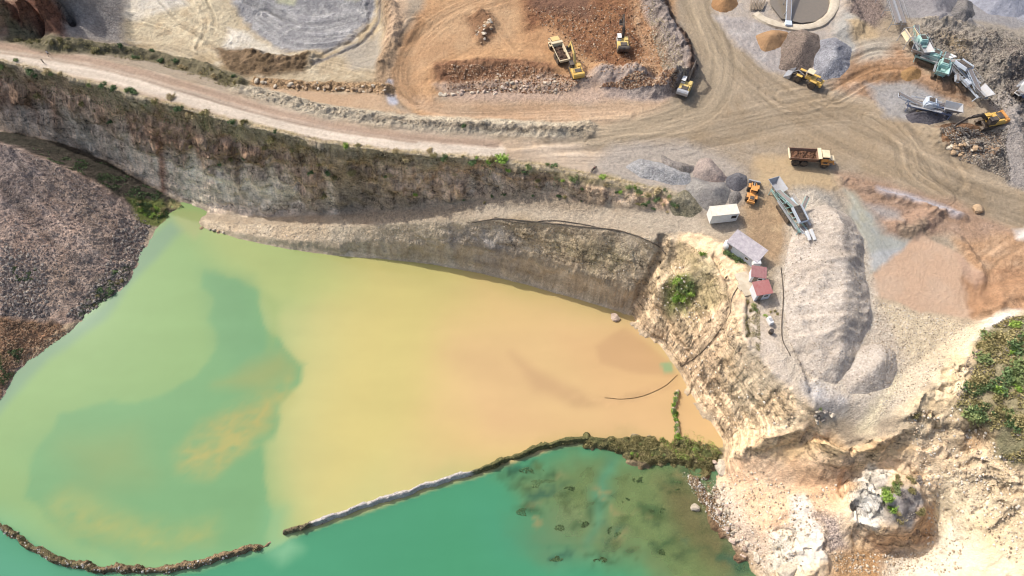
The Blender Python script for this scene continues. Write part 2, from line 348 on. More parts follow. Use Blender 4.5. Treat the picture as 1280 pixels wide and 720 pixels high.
# orange working floor
paint([(488,112),(492,60),(520,20),(560,-40),(850,-40),(840,40),(846,96),(800,108),(750,110),(620,114),(545,120),(560,150),(520,146)], (204,158,106), (190,142,92), f=1.2, peb=.2, rgh=.16)
paint([(480,118),(500,60),(560,5),(600,-10),(650,-10),(640,50),(560,70),(520,95),(520,130)], (202,164,118), (190,148,102), f=1.5, op=.8, rgh=.08)
paint([(545,80),(540,104),(580,110),(660,100),(700,98),(690,80),(620,72)], (158,114,76), (142,98,64), f=.9, peb=.5, rgh=.45, n='B', seed=7)
paint([(650,-20),(660,40),(690,30),(720,60),(760,90),(800,88),(812,60),(790,0),(780,-20)], (168,116,70), (142,94,58), f=1.5, peb=.6, rgh=.4, n='B', seed=8)
paint([(780,-20),(790,20),(808,70),(790,96),(835,100),(845,70),(822,0),(815,-20)], (206,164,118), (186,138,92), f=1.2, peb=.6, rgh=.35, n='B', seed=9)
paint([(665,-20),(660,12),(700,20),(740,25),(740,-20)], (138,100,76), (120,86,64), f=1.4, peb=.5, rgh=.3, op=.8)
paint([(580,20),(590,42),(604,58),(622,45),(612,15)], (150,104,66), (134,92,60), f=1, peb=.5, rgh=.3, op=.7)
paint([(540,106),(620,104),(740,92),(770,92),(850,112),(830,128),(740,128),(560,126)], (206,176,150), (190,160,132), f=1, peb=.4, rgh=.14)
paint([(740,90),(780,90),(850,108),(830,130),(760,122)], (192,172,156), (176,154,138), f=1, rgh=.3, peb=.4)
paint([(500,120),(560,128),(700,128),(830,128),(850,150),(740,158),(620,158),(540,150)], (202,168,130), (192,154,114), f=1.2, rgh=.06, op=.9, seed=9)
band([(812,-10),(820,15),(836,45),(850,75),(854,92),(838,106),(800,112)], 3.0, (172,156,144), f=.8, peb=.7, rgh=.35); band([(826,-10),(834,18),(850,48),(862,78),(862,98)], .9, (110,84,66), peb=.6, rgh=.4)  # second band paints the spoil ridge's shadow along its right side
band([(483,-20),(492,40),(480,84),(484,108)], 2.2, (176,146,110), f=1, peb=.4, rgh=.4); band([(500,-20),(497,20),(488,50)], 2.0, (212,178,140), f=1, op=.8)
band([(486,104),(487,118),(490,128)], 1.1, (196,196,204), f=.4)
paint([(330,120),(340,110),(478,114),(486,130),(520,145),(480,148),(400,138)], (202,170,132), (190,156,118), f=.8, rgh=.06)
band([(318,104),(400,109),(485,111)], 1.7, (190,154,108), peb=.9, rgh=.5)
band([(300,110),(340,121),(400,137),(470,147),(540,155),(620,159),(700,163),(736,161)], 2.4, (204,188,158), f=.5, peb=.6, rgh=.3)
band([(470,151),(560,160),(640,165),(720,165)], .5, (132,116,94), op=.7)
# haul road
paint(xy(ROAD_N)+[(780,188),(840,200),(860,240)]+xy(ROAD_S)[::-1], (206,184,156), (196,170,138), f=.5, peb=.12, rgh=.05, sid=1)
band([(-40,66),(60,80),(150,98),(250,127),(330,149),(420,169),(520,183),(620,190)], 1.9, (224,206,182), f=.5, warp=.2)
band([(-40,53),(60,66),(150,84),(250,112),(330,137),(420,158),(520,172),(620,180)], 1.1, (178,148,122), f=.6, warp=.3, op=.8)
band([(-40,62),(60,74),(150,92),(250,121),(330,144),(420,164),(520,178)], .35, (168,140,114), f=.3, warp=.15, op=.7)
ruts([(-60,52),(0,64),(60,76),(150,92),(250,122),(330,145),(420,164),(520,178),(640,188),(760,190),(860,180)], 5.5, .12, .9, .07, 1)
# yard roads: fans of wheel tracks
paint([(838,-40),(880,-40),(905,20),(950,80),(1000,112),(1080,128),(1180,165),(1220,210),(1290,240),(1290,300),(1200,262),(1100,225),(1000,185),(900,180),(800,190),(740,170),(780,150),(850,130),(880,90),(860,40)], (176,156,126), (164,142,110), f=1.5, rgh=.05, peb=.12, sid=1, seed=4)
band([(860,-20),(885,30),(900,80),(880,130),(820,158),(740,170)], 4, (184,164,132), f=2, op=.7)
ruts([(858,-30),(878,20),(896,60),(895,100),(870,135),(800,160),(720,170),(640,178)], 7, .15, .8, .08, 2)
ruts([(870,-30),(892,30),(920,75),(970,120),(1040,160),(1120,200),(1200,240),(1300,275)], 8, .15, .8, .09, 3)
ruts([(700,176),(800,176),(900,160),(1000,140),(1080,140),(1160,180),(1300,235)], 8, .14, .7, .08, 4)
ruts([(520,125),(506,105),(510,70),(540,35),(580,10),(640,-10)], 6, .12, .9, .10, 5); ruts([(520,30),(492,90),(512,130),(560,146),(660,146),(780,142)], 5, .14, .9, .10, 6)
ruts([(560,88),(600,68),(640,62),(680,64)], 4, .12, .9, .08, 7); ruts([(640,-10),(620,30),(640,60)], 3.5, .12, 1, .08, 8)
ruts([(980,120),(1060,110),(1110,125),(1150,165),(1190,225)], 6, .15, .9, .12, 9); ruts([(1090,150),(1130,180),(1140,215),(1180,245)], 4, .2, 1.2, .12, 10)
ruts([(960,115),(985,135),(1020,130),(1040,110)], 3.5, .13, 1.3, .08, 11)
ruts([(740,180),(820,172),(880,190),(960,210)], 4, .12, 1.2, .07, 12)
band([(520,130),(494,108),(500,70),(530,28)], .5, (140,104,66), op=.6)
# centre yard: damp sandy pad, grey fines, dirt by the cabins
paint([(770,180),(860,176),(905,196),(930,210),(935,262),(880,268),(850,246),(760,225),(740,205)], (190,176,158), (174,162,146), f=1.5, rgh=.12, peb=.2)
paint([(945,195),(990,195),(1040,215),(1050,232),(1000,238),(940,235)], (206,178,132), (200,170,124), f=1.2, rgh=.02, peb=.05)
paint([(925,255),(960,245),(1000,290),(985,320),(960,330),(930,290)], (202,172,128), (184,152,112), f=1.3, rgh=.12, n='D')
paint([(995,235),(1040,240),(1075,290),(1010,300)], (188,180,164), (172,164,150), f=1.3, peb=.4, rgh=.15)
paint([(1045,215),(1100,225),(1200,255),(1240,275),(1290,290),(1290,330),(1200,300),(1120,270),(1060,245)], (190,158,130), (176,142,112), f=1.3, rgh=.15, n='D')
paint([(1190,300),(1290,290),(1290,400),(1230,398),(1225,350)], (204,166,126), (190,148,106), f=1, rgh=.15, n='D')
paint([(1080,250),(1150,262),(1180,290),(1140,300),(1125,310),(1090,280),(1070,262)], (186,150,120), (170,138,112), f=1, rgh=.25, n='D')
band([(1100,238),(1150,252),(1180,262),(1192,268)], .9, (196,196,204), f=.7, op=.7, warp=.5); paint([(1080,255),(1120,262),(1125,275),(1095,272)], (176,172,166), f=1, op=.7, rgh=.2)
paint([(1120,282),(1150,278),(1165,300),(1145,310),(1120,300)], (168,144,116), (150,128,104), f=.8, rgh=.45, n='D')
paint([(1055,235),(1065,240),(1105,290),(1142,305),(1140,322),(1085,345),(1070,330),(1072,300)], (188,184,160), (170,172,162), f=1, rgh=.06, peb=.05)
paint([(1078,318),(1110,312),(1143,307),(1141,322),(1100,336),(1082,338)], (196,196,190), (178,180,178), f=.7, rgh=.1); ruts([(1050,240),(1075,280),(1095,310),(1110,330)], 3, .14, 1.1, .06, 13)
paint([(1086,346),(1083,364),(1150,390),(1215,396),(1240,366),(1225,340),(1200,318),(1150,292)], (214,182,150), (206,170,136), f=.4, rgh=.015, peb=.0, warp=.8)
paint([(1205,345),(1290,330),(1290,392),(1238,392),(1215,396)], (196,152,110), (178,134,94), f=.7, rgh=.3, n='D')
paint([(1195,315),(1215,330),(1232,350),(1222,362),(1208,345)], (168,128,104), (196,160,132), f=.6, rgh=.3, op=.7)
paint([(1265,285),(1290,283),(1290,305),(1270,300)], (226,214,200), f=.7)
ruts([(1290,300),(1240,330),(1225,380)], 5, .15, .7, .1, 14)
# aggregate yard in the upper right
paint([(880,-40),(900,30),(940,72),(980,95),(1050,95),(1060,40),(1050,-40)], (196,180,160), (184,172,158), f=1.2, rgh=.15, n='B')
paint([(895,20),(930,25),(960,30),(990,40),(985,95),(960,85),(925,60)], (190,182,174), (176,166,158), f=1, rgh=.25, n='D')
paint([(1040,30),(1060,15),(1090,60),(1075,75),(1050,60)], (176,172,162), f=1.2); paint([(1055,30),(1090,30),(1100,50),(1075,60)], (192,166,124), f=1)
paint([(1055,-40),(1060,20),(1090,35),(1110,20),(1095,-40)], (150,130,118), (128,112,102), f=1.2, peb=.7, rgh=.3)
paint([(1035,105),(1075,62),(1120,55),(1160,90),(1200,110),(1220,135),(1160,120),(1100,128),(1060,118)], (186,156,126), (168,132,98), f=1, rgh=.35, n='D', seed=15)
paint([(1040,110),(1080,80),(1145,84),(1140,98),(1090,102)], (178,140,100), (158,118,78), f=1, rgh=.35, n='D'); paint([(1075,50),(1120,50),(1110,70),(1075,80)], (178,166,146), f=1.4, rgh=.2)
ruts([(1040,118),(1090,92),(1140,88),(1180,104)], 5, .3, .7, .3, 16); ruts([(1050,80),(1090,62),(1130,62)], 4, .18, .9, .2, 17)
paint([(1085,105),(1140,102),(1170,120),(1200,140),(1150,152),(1105,146)], (176,172,168), (164,158,150), f=1.2, rgh=.2)
paint([(1110,-40),(1108,10),(1145,28),(1200,30),(1290,60),(1290,-40)], (162,158,156), (148,144,142), f=1.2, rgh=.1, peb=.2)
paint([(1210,25),(1290,38),(1290,62),(1240,42)], (168,156,138), f=.8); paint([(1240,-10),(1290,-10),(1290,30),(1255,12)], (170,172,180), f=1.4)
paint([(1135,25),(1165,22),(1200,28),(1250,36),(1290,50),(1290,240),(1262,228),(1250,200),(1245,130),(1215,118),(1185,80),(1150,60)], (170,158,142), (152,142,126), f=.9, peb=.7, rgh=.42, n='B', seed=18)
paint([(1160,50),(1200,50),(1215,100),(1190,80)], (172,154,122), (160,138,104), f=1.2, peb=.7, op=.8)
paint([(1248,60),(1290,60),(1290,230),(1266,225),(1256,130)], (136,124,118), (118,106,102), f=1, peb=.7, op=.7, rgh=.4)
band([(1250,130),(1262,165),(1266,195),(1274,225)], 2.2, (170,160,150), f=.7, peb=.5, rgh=.2)
paint([(1172,160),(1195,155),(1250,168),(1248,205),(1215,200),(1180,185)], (176,142,108), (154,122,92), f=.8, peb=.5, rgh=.35, n='B')
# upper cliff
paint(xy(ROAD_S)[:-1]+[(850,246)]+xy(LIP)[::-1], (214,188,142), (176,158,104), f=.7, peb=.4, rgh=.45, n='B', seed=20)
band([(-60,63),(0,77),(60,91),(100,102),(200,129),(300,155),(400,179),(500,193),(600,200),(700,213),(780,230),(845,244)], .45, (206,186,150), f=.3, warp=.3)
band([(20,47),(40,51),(80,58),(150,66),(200,75),(260,92),(300,106)], 2.3, (126,116,84), f=.7, peb=.4, rgh=.5)
paint(xy(LIP)+[(875,262)]+xy(BASE)[::-1], (262,224,182), (240,196,152), f=.4, peb=.3, rgh=.9, warp=.5, sid=2, n='D', seed=21)
paint([(-60,90),(0,104),(100,128),(200,158),(300,190),(400,212),(400,225),(300,212),(200,195),(100,160),(0,142),(-60,138)], (224,172,128), (190,142,104), f=1.5, warp=2.5, op=.8, n='D', seed=22)
paint([(-60,128),(0,138),(100,152),(200,190),(300,225),(400,240),(450,262),(350,272),(267,268),(133,205),(0,168),(-60,155)], (284,260,222), (266,236,198), f=1.2, warp=1.5, op=.9, rgh=.3, seed=23)
band([(200,180),(202,205),(205,238)], .9, (196,136,100), f=.6, op=.8, warp=.4); band([(296,190),(296,225)], .7, (180,140,104), f=.6, op=.5, warp=.4)
paint([(420,215),(500,218),(500,255),(440,262)], (236,200,156), (212,174,132), f=1.5, op=.8); paint([(560,222),(700,238),(800,254),(800,262),(700,247),(600,246)], (232,208,172), (204,176,140), f=.8, op=.8, n='D')
# ramp and lower cliff
paint(xy(BASE)[6:]+[(850,297),(828,303),(780,290),(720,283),(660,277),(600,275),(540,277),(480,281),(420,283),(360,282),(300,280),(252,277)], (204,184,154), (192,168,136), f=.5, peb=.3, rgh=.12, sid=1, seed=24)
band([(430,264),(500,266),(560,262),(640,252),(740,262)], 1.8, (178,158,130), f=1, peb=.6, rgh=.25, op=.8)
paint([(780,262),(870,262),(885,285),(850,297),(800,285)], (196,178,152), (180,164,140), f=1.2, rgh=.12)
band([(600,262),(700,272),(780,276),(860,280),(920,290)], 1.6, (210,192,164), f=.8, op=.6)
rim = [(252,276),(300,280),(360,282),(420,283),(480,281),(540,277),(600,275),(660,277),(720,283),(780,290),(828,303)]
paint(rim+[(812,345),(800,368)]+xy(FACE)[::-1], (244,220,182), (226,198,158), f=.4, peb=.4, rgh=.3, warp=.5, sid=3, seed=25)
paint([(640,280),(700,290),(740,300),(800,320),(812,350),(770,352),(700,325),(640,312)], (236,208,162), (216,186,142), f=1.2, peb=.4, rgh=.5, op=.85, seed=26)
paint([(690,300),(790,315),(760,335),(720,320)], (176,166,112), f=1.5, op=.45, warp=2)
paint(xy(FACE)+[(800,390),(783,393),(720,375),(660,358),(600,343),(540,332),(480,326),(420,322),(360,314),(300,301),(250,286)], (250,228,188), (228,202,162), f=.3, peb=.2, rgh=.22, warp=.3, sid=2, n='D', seed=27)
paint([(560,285),(640,290),(650,318),(600,322),(560,310)], (176,172,172), (170,160,150), f=1, op=.6, warp=2)
paint([(620,272),(680,276),(690,300),(640,300)], (204,176,132), f=1, op=.6, warp=2); band([(600,278),(660,281),(720,288),(780,298)], .5, (160,138,108), op=.4)
# gully with its shade darkened into the ground colour, and western spoil heap
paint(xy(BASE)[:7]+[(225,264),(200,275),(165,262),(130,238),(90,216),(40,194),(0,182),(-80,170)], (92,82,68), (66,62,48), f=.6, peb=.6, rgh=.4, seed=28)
HEAP = [(-300,150),(-80,168),(0,178),(40,190),(90,212),(130,234),(165,258),(190,280),(178,316),(160,352),(137,377),(108,400),(88,422),(42,447),(20,470),(2,507),(-45,562),(-250,680),(-400,600)]
paint(HEAP, (202,174,152), (168,140,120), f=.6, peb=.55, rgh=.4, n='B', sid=3, seed=29)
paint([(-60,170),(30,190),(60,230),(20,270),(-60,260)], (176,158,146), (150,132,120), f=2, op=.7, warp=2.5); paint([(20,330),(90,325),(110,360),(60,400),(0,380)], (200,172,146), (174,146,120), f=2, op=.7, warp=2.5)
paint([(95,290),(135,300),(120,345),(95,360)], (160,142,126), f=1.2, op=.5, warp=1.5)
ruts([(40,190),(80,250),(150,310)], 9, .28, .35, .35, 71); ruts([(0,230),(60,290),(130,350)], 11, .28, .35, .35, 72); ruts([(-40,300),(20,350),(70,400)], 10, .28, .35, .3, 73)
paint([(60,205),(110,240),(150,280),(120,290),(70,250)], (190,164,140), (170,146,122), f=2, op=.5, warp=3)
paint([(-60,395),(0,395),(30,402),(78,404),(86,420),(40,440),(12,462),(0,500),(-60,560)], (182,136,96), (146,112,76), f=.8, peb=.6, rgh=.5, n='B'); paint([(-60,440),(10,440),(10,470),(-60,520)], (92,88,52), f=1, op=.8)
paint([(86,404),(108,398),(100,410),(60,438),(30,452),(42,436)], (196,168,130), f=.4, peb=.2)
paint([(120,350),(160,330),(158,350),(120,392),(98,398)], (124,124,92), (150,136,112), f=.8, op=.8, peb=.7); paint([(160,248),(205,252),(214,272),(196,286),(178,282),(166,265)], (128,134,60), (104,116,44), f=.6, peb=.3)
band([(214,255),(230,264),(224,275)], .9, (176,164,100), f=.6)
# eastern slope
paint([(783,393),(800,368),(812,345),(828,303),(850,290),(905,300),(930,330),(935,400),(960,455),(1000,490),(1035,520),(1060,560),(1130,540),(1180,500),(1240,400),(1290,385),(1500,400),(1500,900),(1000,900),(960,735),(930,700),(892,650),(903,585),(908,552),(890,528),(870,500),(848,462),(830,437),(802,414)], (274,242,194), (260,222,170), f=.5, peb=.12, rgh=.5, n='D', sid=3, seed=31)
paint([(800,368),(820,320),(850,300),(895,330),(905,370),(880,410),(850,420),(810,400)], (264,236,190), (240,208,158), f=1, n='D', rgh=.6, op=.8); paint([(850,305),(900,325),(905,375),(885,395),(862,360)], (176,160,106), (150,140,84), f=1.2, op=.6, warp=2)
paint([(835,350),(862,345),(872,365),(862,392),(832,388),(826,368)], (140,150,60), (110,130,44), f=.6, op=.85); band([(828,303),(822,325),(812,345),(800,365)], .8, (130,112,92), op=.6)
paint([(880,390),(905,380),(915,420),(900,470),(880,480),(862,440)], (272,234,186), (260,214,162), f=1.2, op=.8)
band([(905,345),(912,375),(904,405),(875,438),(850,462)], .35, (128,108,84), op=.7)
paint([(925,380),(960,380),(1000,500),(960,480),(935,440)], (230,214,192), (220,200,174), f=1, rgh=.1, peb=.25); band([(935,378),(938,420),(948,450)], .5, (150,136,110), op=.6, warp=1)
paint([(900,585),(940,560),(1000,580),(1060,590),(1055,640),(1000,660),(960,700),(930,690),(893,640)], (258,216,170), (244,198,152), f=1.4, peb=.25, rgh=.35, n='B', seed=33)
paint([(890,600),(920,610),(940,650),(970,700),(960,720),(910,670)], (244,220,192), (230,204,176), f=1.2, peb=.4, rgh=.3, op=.9)
paint([(990,620),(1012,612),(1020,650),(1035,700),(1000,715),(990,665)], (250,240,222), (244,226,198), f=.5, peb=.15, rgh=.4, warp=1); paint([(960,665),(990,660),(1000,715),(965,712)], (240,222,190), (250,236,212), f=.8, rgh=.6, n='D')
paint([(1015,640),(1050,640),(1060,690),(1035,690)], (214,190,170), f=1, peb=1, rgh=.15); paint([(1040,690),(1110,682),(1150,692),(1110,740),(1040,740)], (212,166,110), (196,148,92), f=1, peb=.5, rgh=.3)
paint([(980,570),(1050,578),(1080,600),(1040,625),(1000,610)], (254,206,154), (242,190,136), f=1.2, op=.8)
paint([(935,560),(1000,545),(1060,562),(1110,550),(1140,540),(1140,562),(1100,578),(1000,574),(940,570)], (248,210,150), (236,188,126), f=.8, rgh=.4, op=.9)
paint([(1170,590),(1240,590),(1290,640),(1290,740),(1120,740),(1165,690)], (266,242,196), (252,222,168), f=1.5, rgh=.3, peb=.1, seed=34)
paint([(1105,700),(1150,695),(1200,640),(1220,700),(1180,740),(1100,740)], (250,238,212), f=1.2, op=.7)
paint([(1130,500),(1200,490),(1240,590),(1290,600),(1290,690),(1240,650),(1180,560),(1130,545)], (254,228,184), (230,202,158), f=1.2, rgh=.55, n='D', peb=.2, op=.9, seed=35)
paint([(1200,545),(1232,530),(1240,560),(1215,565)], (208,160,104), f=1, op=.7)
paint([(1290,392),(1260,388),(1200,420),(1170,470),(1130,520),(1155,535),(1195,500),(1220,440),(1290,400)], (268,244,198), (250,218,166), f=.7, rgh=.45, n='D', seed=36); paint([(1230,400),(1275,388),(1250,410),(1215,425)], (240,234,226), f=.8, op=.8)
paint([(1062,600),(1085,585),(1115,590),(1105,620),(1108,650),(1090,668),(1064,650)], (252,246,234), (244,230,206), f=.4, rgh=.6, n='D', warp=.8)
paint([(1100,600),(1148,608),(1158,640),(1140,662),(1108,660),(1108,625)], (200,188,176), (150,142,132), f=.9, rgh=.5, n='B', warp=1.5); paint([(1150,640),(1170,630),(1165,680),(1110,690),(1080,680),(1100,668),(1140,664)], (240,190,134), (226,170,114), f=.7, rgh=.4)
# hill soil, gravel apron
paint([(1225,415),(1290,388),(1500,380),(1500,640),(1290,590),(1245,575),(1235,545),(1205,525),(1188,510),(1205,480)], (176,160,120), (140,134,96), f=.8, rgh=.4, peb=.4, warp=1.5, sid=0)
paint([(1085,372),(1100,380),(1150,392),(1232,402),(1190,440),(1160,480),(1130,515),(1105,520),(1085,470),(1095,420)], (232,212,178), (220,200,162), f=.8, peb=.25, rgh=.1)
paint([(985,240),(1010,240),(1080,300),(1090,360),(1105,400),(1130,440),(1125,500),(1090,530),(1030,520),(1000,500),(975,440),(968,380),(980,320)], (226,210,186), (214,196,170), f=1, peb=.4, rgh=.12)
paint([(1000,482),(1020,478),(1060,500),(1050,520),(1020,512)], (206,204,204), (186,178,170), f=1, op=.8)
paint([(1140,470),(1110,500),(1090,540),(1070,540),(1090,505),(1115,470)], (238,220,176), f=1, op=.8)
# ponds' banks and dikes
band(DIKE_A, 2.2, (150,124,88), peb=1, rgh=.3, sid=4); band(DIKE_A[2:6], .9, (118,112,70), op=.6, peb=.6); band([(200,718),(250,712),(300,697),(334,689)], 1, (166,138,98), op=.7)
band(DIKE_B, 2.2, (148,132,96), peb=.9, rgh=.3, sid=4); band([(405,657),(440,645),(500,625),(560,605),(592,597)], 1.2, (214,206,196), peb=.6, rgh=.1)
band([(600,593),(650,574),(700,557),(740,552),(780,558)], 2.0, (112,112,60), op=.9, peb=.6); paint([(740,550),(800,545),(850,545),(905,560),(900,582),(880,600),(830,590),(770,572)], (120,112,68), (92,98,48), f=.8, peb=.8, rgh=.2)
paint([(700,575),(760,570),(870,590),(893,612),(893,645),(930,695),(965,745),(880,760),(820,700),(760,640),(690,620)], (150,126,84), (124,110,68), f=2, warp=2.5, peb=.4)
paint([(866,590),(893,588),(893,645),(930,700),(915,710),(885,660)], (146,110,78), f=1.2, peb=.8)
FR = np.zeros(X.shape)
def fracture(poly, v, f=2.):
    W = to_world(poly); J, I = bbox_idx(W, f*2); d = sdf(X[J, I], Y[J, I], W); a = np.clip(.5+d/(2*f), 0, 1); FR[J, I] = FR[J, I]*(1-a)+v*a
fracture([(783,393),(800,368),(828,303),(850,297),(905,330),(912,375),(935,440),(995,495),(1035,530),(1060,560),(1000,575),(908,570),(848,462)], .75)
fracture([(800,372),(830,330),(872,350),(880,400),(850,425),(815,410)], 1.2)
fracture([(930,548),(1000,535),(1060,552),(1110,545),(1150,535),(1150,570),(1100,585),(1000,580),(935,574)], 1.3, 1)
fracture([(1130,520),(1165,480),(1200,440),(1240,400),(1280,388),(1230,420),(1200,500),(1240,560),(1290,600),(1290,700),(1240,640),(1180,600),(1140,560)], 1.0)
fracture([(1052,600),(1085,580),(1140,580),(1175,610),(1170,680),(1110,696),(1055,670)], 1.3, 1)
fracture([(960,650),(1000,610),(1025,612),(1040,715),(960,740)], .9, 1); fracture([(1180,600),(1290,640),(1290,760),(1120,760),(1160,700)], .45)
fracture([(920,590),(1050,590),(1050,640),(960,650)], .35)
gw = fbm(X/5, Y/5, 3, 611)*1.1; c1, e1 = cells(X/3.1+gw, Y/2.4+gw, 61); c2, e2 = cells(X/1.15+gw*1.4, Y/.95-gw, 62); c3, e3 = cells(X/6.5-gw*.5, Y/4+gw*.6, 64)
blk = np.clip(.6+fbm(X/7, Y/7, 3, 612)*1.4, 0, 1.2)
Z += FR*blk*((c1-.5)*.95+(c2-.5)*.42+(c3-.5)*1.3)
C *= (1+FR*((c1-.5)*.12+(c2-.5)*.14-e2*.07-e1*.10)*blk)[..., None]
# steep faces weather darker in streaks (bedding shows as level bands)
gyv, gxv = np.gradient(Z, gy, gx); SL = np.hypot(gxv, gyv)
steep = np.clip((SL-1.2)/1.5, 0, 1)
bed = vnoise(Z/.55+X*0.004, X/60, 501)*.6+vnoise(Z/1.7, X/40, 502)*.5
streak = vnoise(X/.7, Z/9, 503)*.5+vnoise(X/2.6, Z/14, 504)*.5
C *= (1+steep*(bed*.26+streak*.10))[..., None]
C *= (1+NB*.09+NC*.05+NA*.06)[..., None]
# relief: general roughness, rocky ribs on faces
Z += RGH*(fbm(X/2.4, Y/2.4, 5, 601)*1.0+fbm(X/.6, Y/.6, 2, 602)*.35)
Z += np.clip(RGH-.3, 0, 1)*ridged(X/4.5, Y/4.5, 5, 603)*1.7*np.clip(1-steep*.6, 0, 1)
Z += PEB*.16*NC
inw = (Z < WATER+.0) & False
cx1, ex1 = cells(X/3.4+.4*fbm(X/4, Z/4, 2, 9), Z/2.2, 65); cx2, ex2 = cells(X/1.3, Z/.9+.3*fbm(X/3, Z/3, 2, 8), 66)
C *= (1+steep*np.clip(RGH-.15, 0, .6)*1.4*((cx1-.5)*.4+(cx2-.5)*.3-ex1*.22-ex2*.10))[..., None]
dispx = steep*(fbm(X/3.5, Z/3.5, 4, 605)*.5); dispy = steep*RGH*(ridged(X/6, Z/8, 5, 606)*2.1+(cx1-.5)*1.6+(cx2-.5)*.6+bed*.4)
dispy = np.where(Z < WATER+1.2, dispy*np.clip((Z-WATER)/1.2, 0, 1), dispy)
XX = X+dispx*.3; YY = Y+dispy
def ground(x, y): 
    """final ground height"""
    x = np.atleast_1d(np.asarray(x, float)); y = np.atleast_1d(np.asarray(y, float))
    i = np.clip(np.searchsorted(gx, x)-1, 0, len(gx)-2); j = np.clip(np.searchsorted(gy, y)-1, 0, len(gy)-2)
    fx = np.clip((x-gx[i])/(gx[i+1]-gx[i]), 0, 1); fy = np.clip((y-gy[j])/(gy[j+1]-gy[j]), 0, 1)
    return Z[j, i]*(1-fx)*(1-fy)+Z[j, i+1]*fx*(1-fy)+Z[j+1, i]*(1-fx)*fy+Z[j+1, i+1]*fx*fy
def spot(px, py):
    x, y, z = hit([px], [py], ground)[0]; return Vector((x, y, float(ground(x, y)[0])))

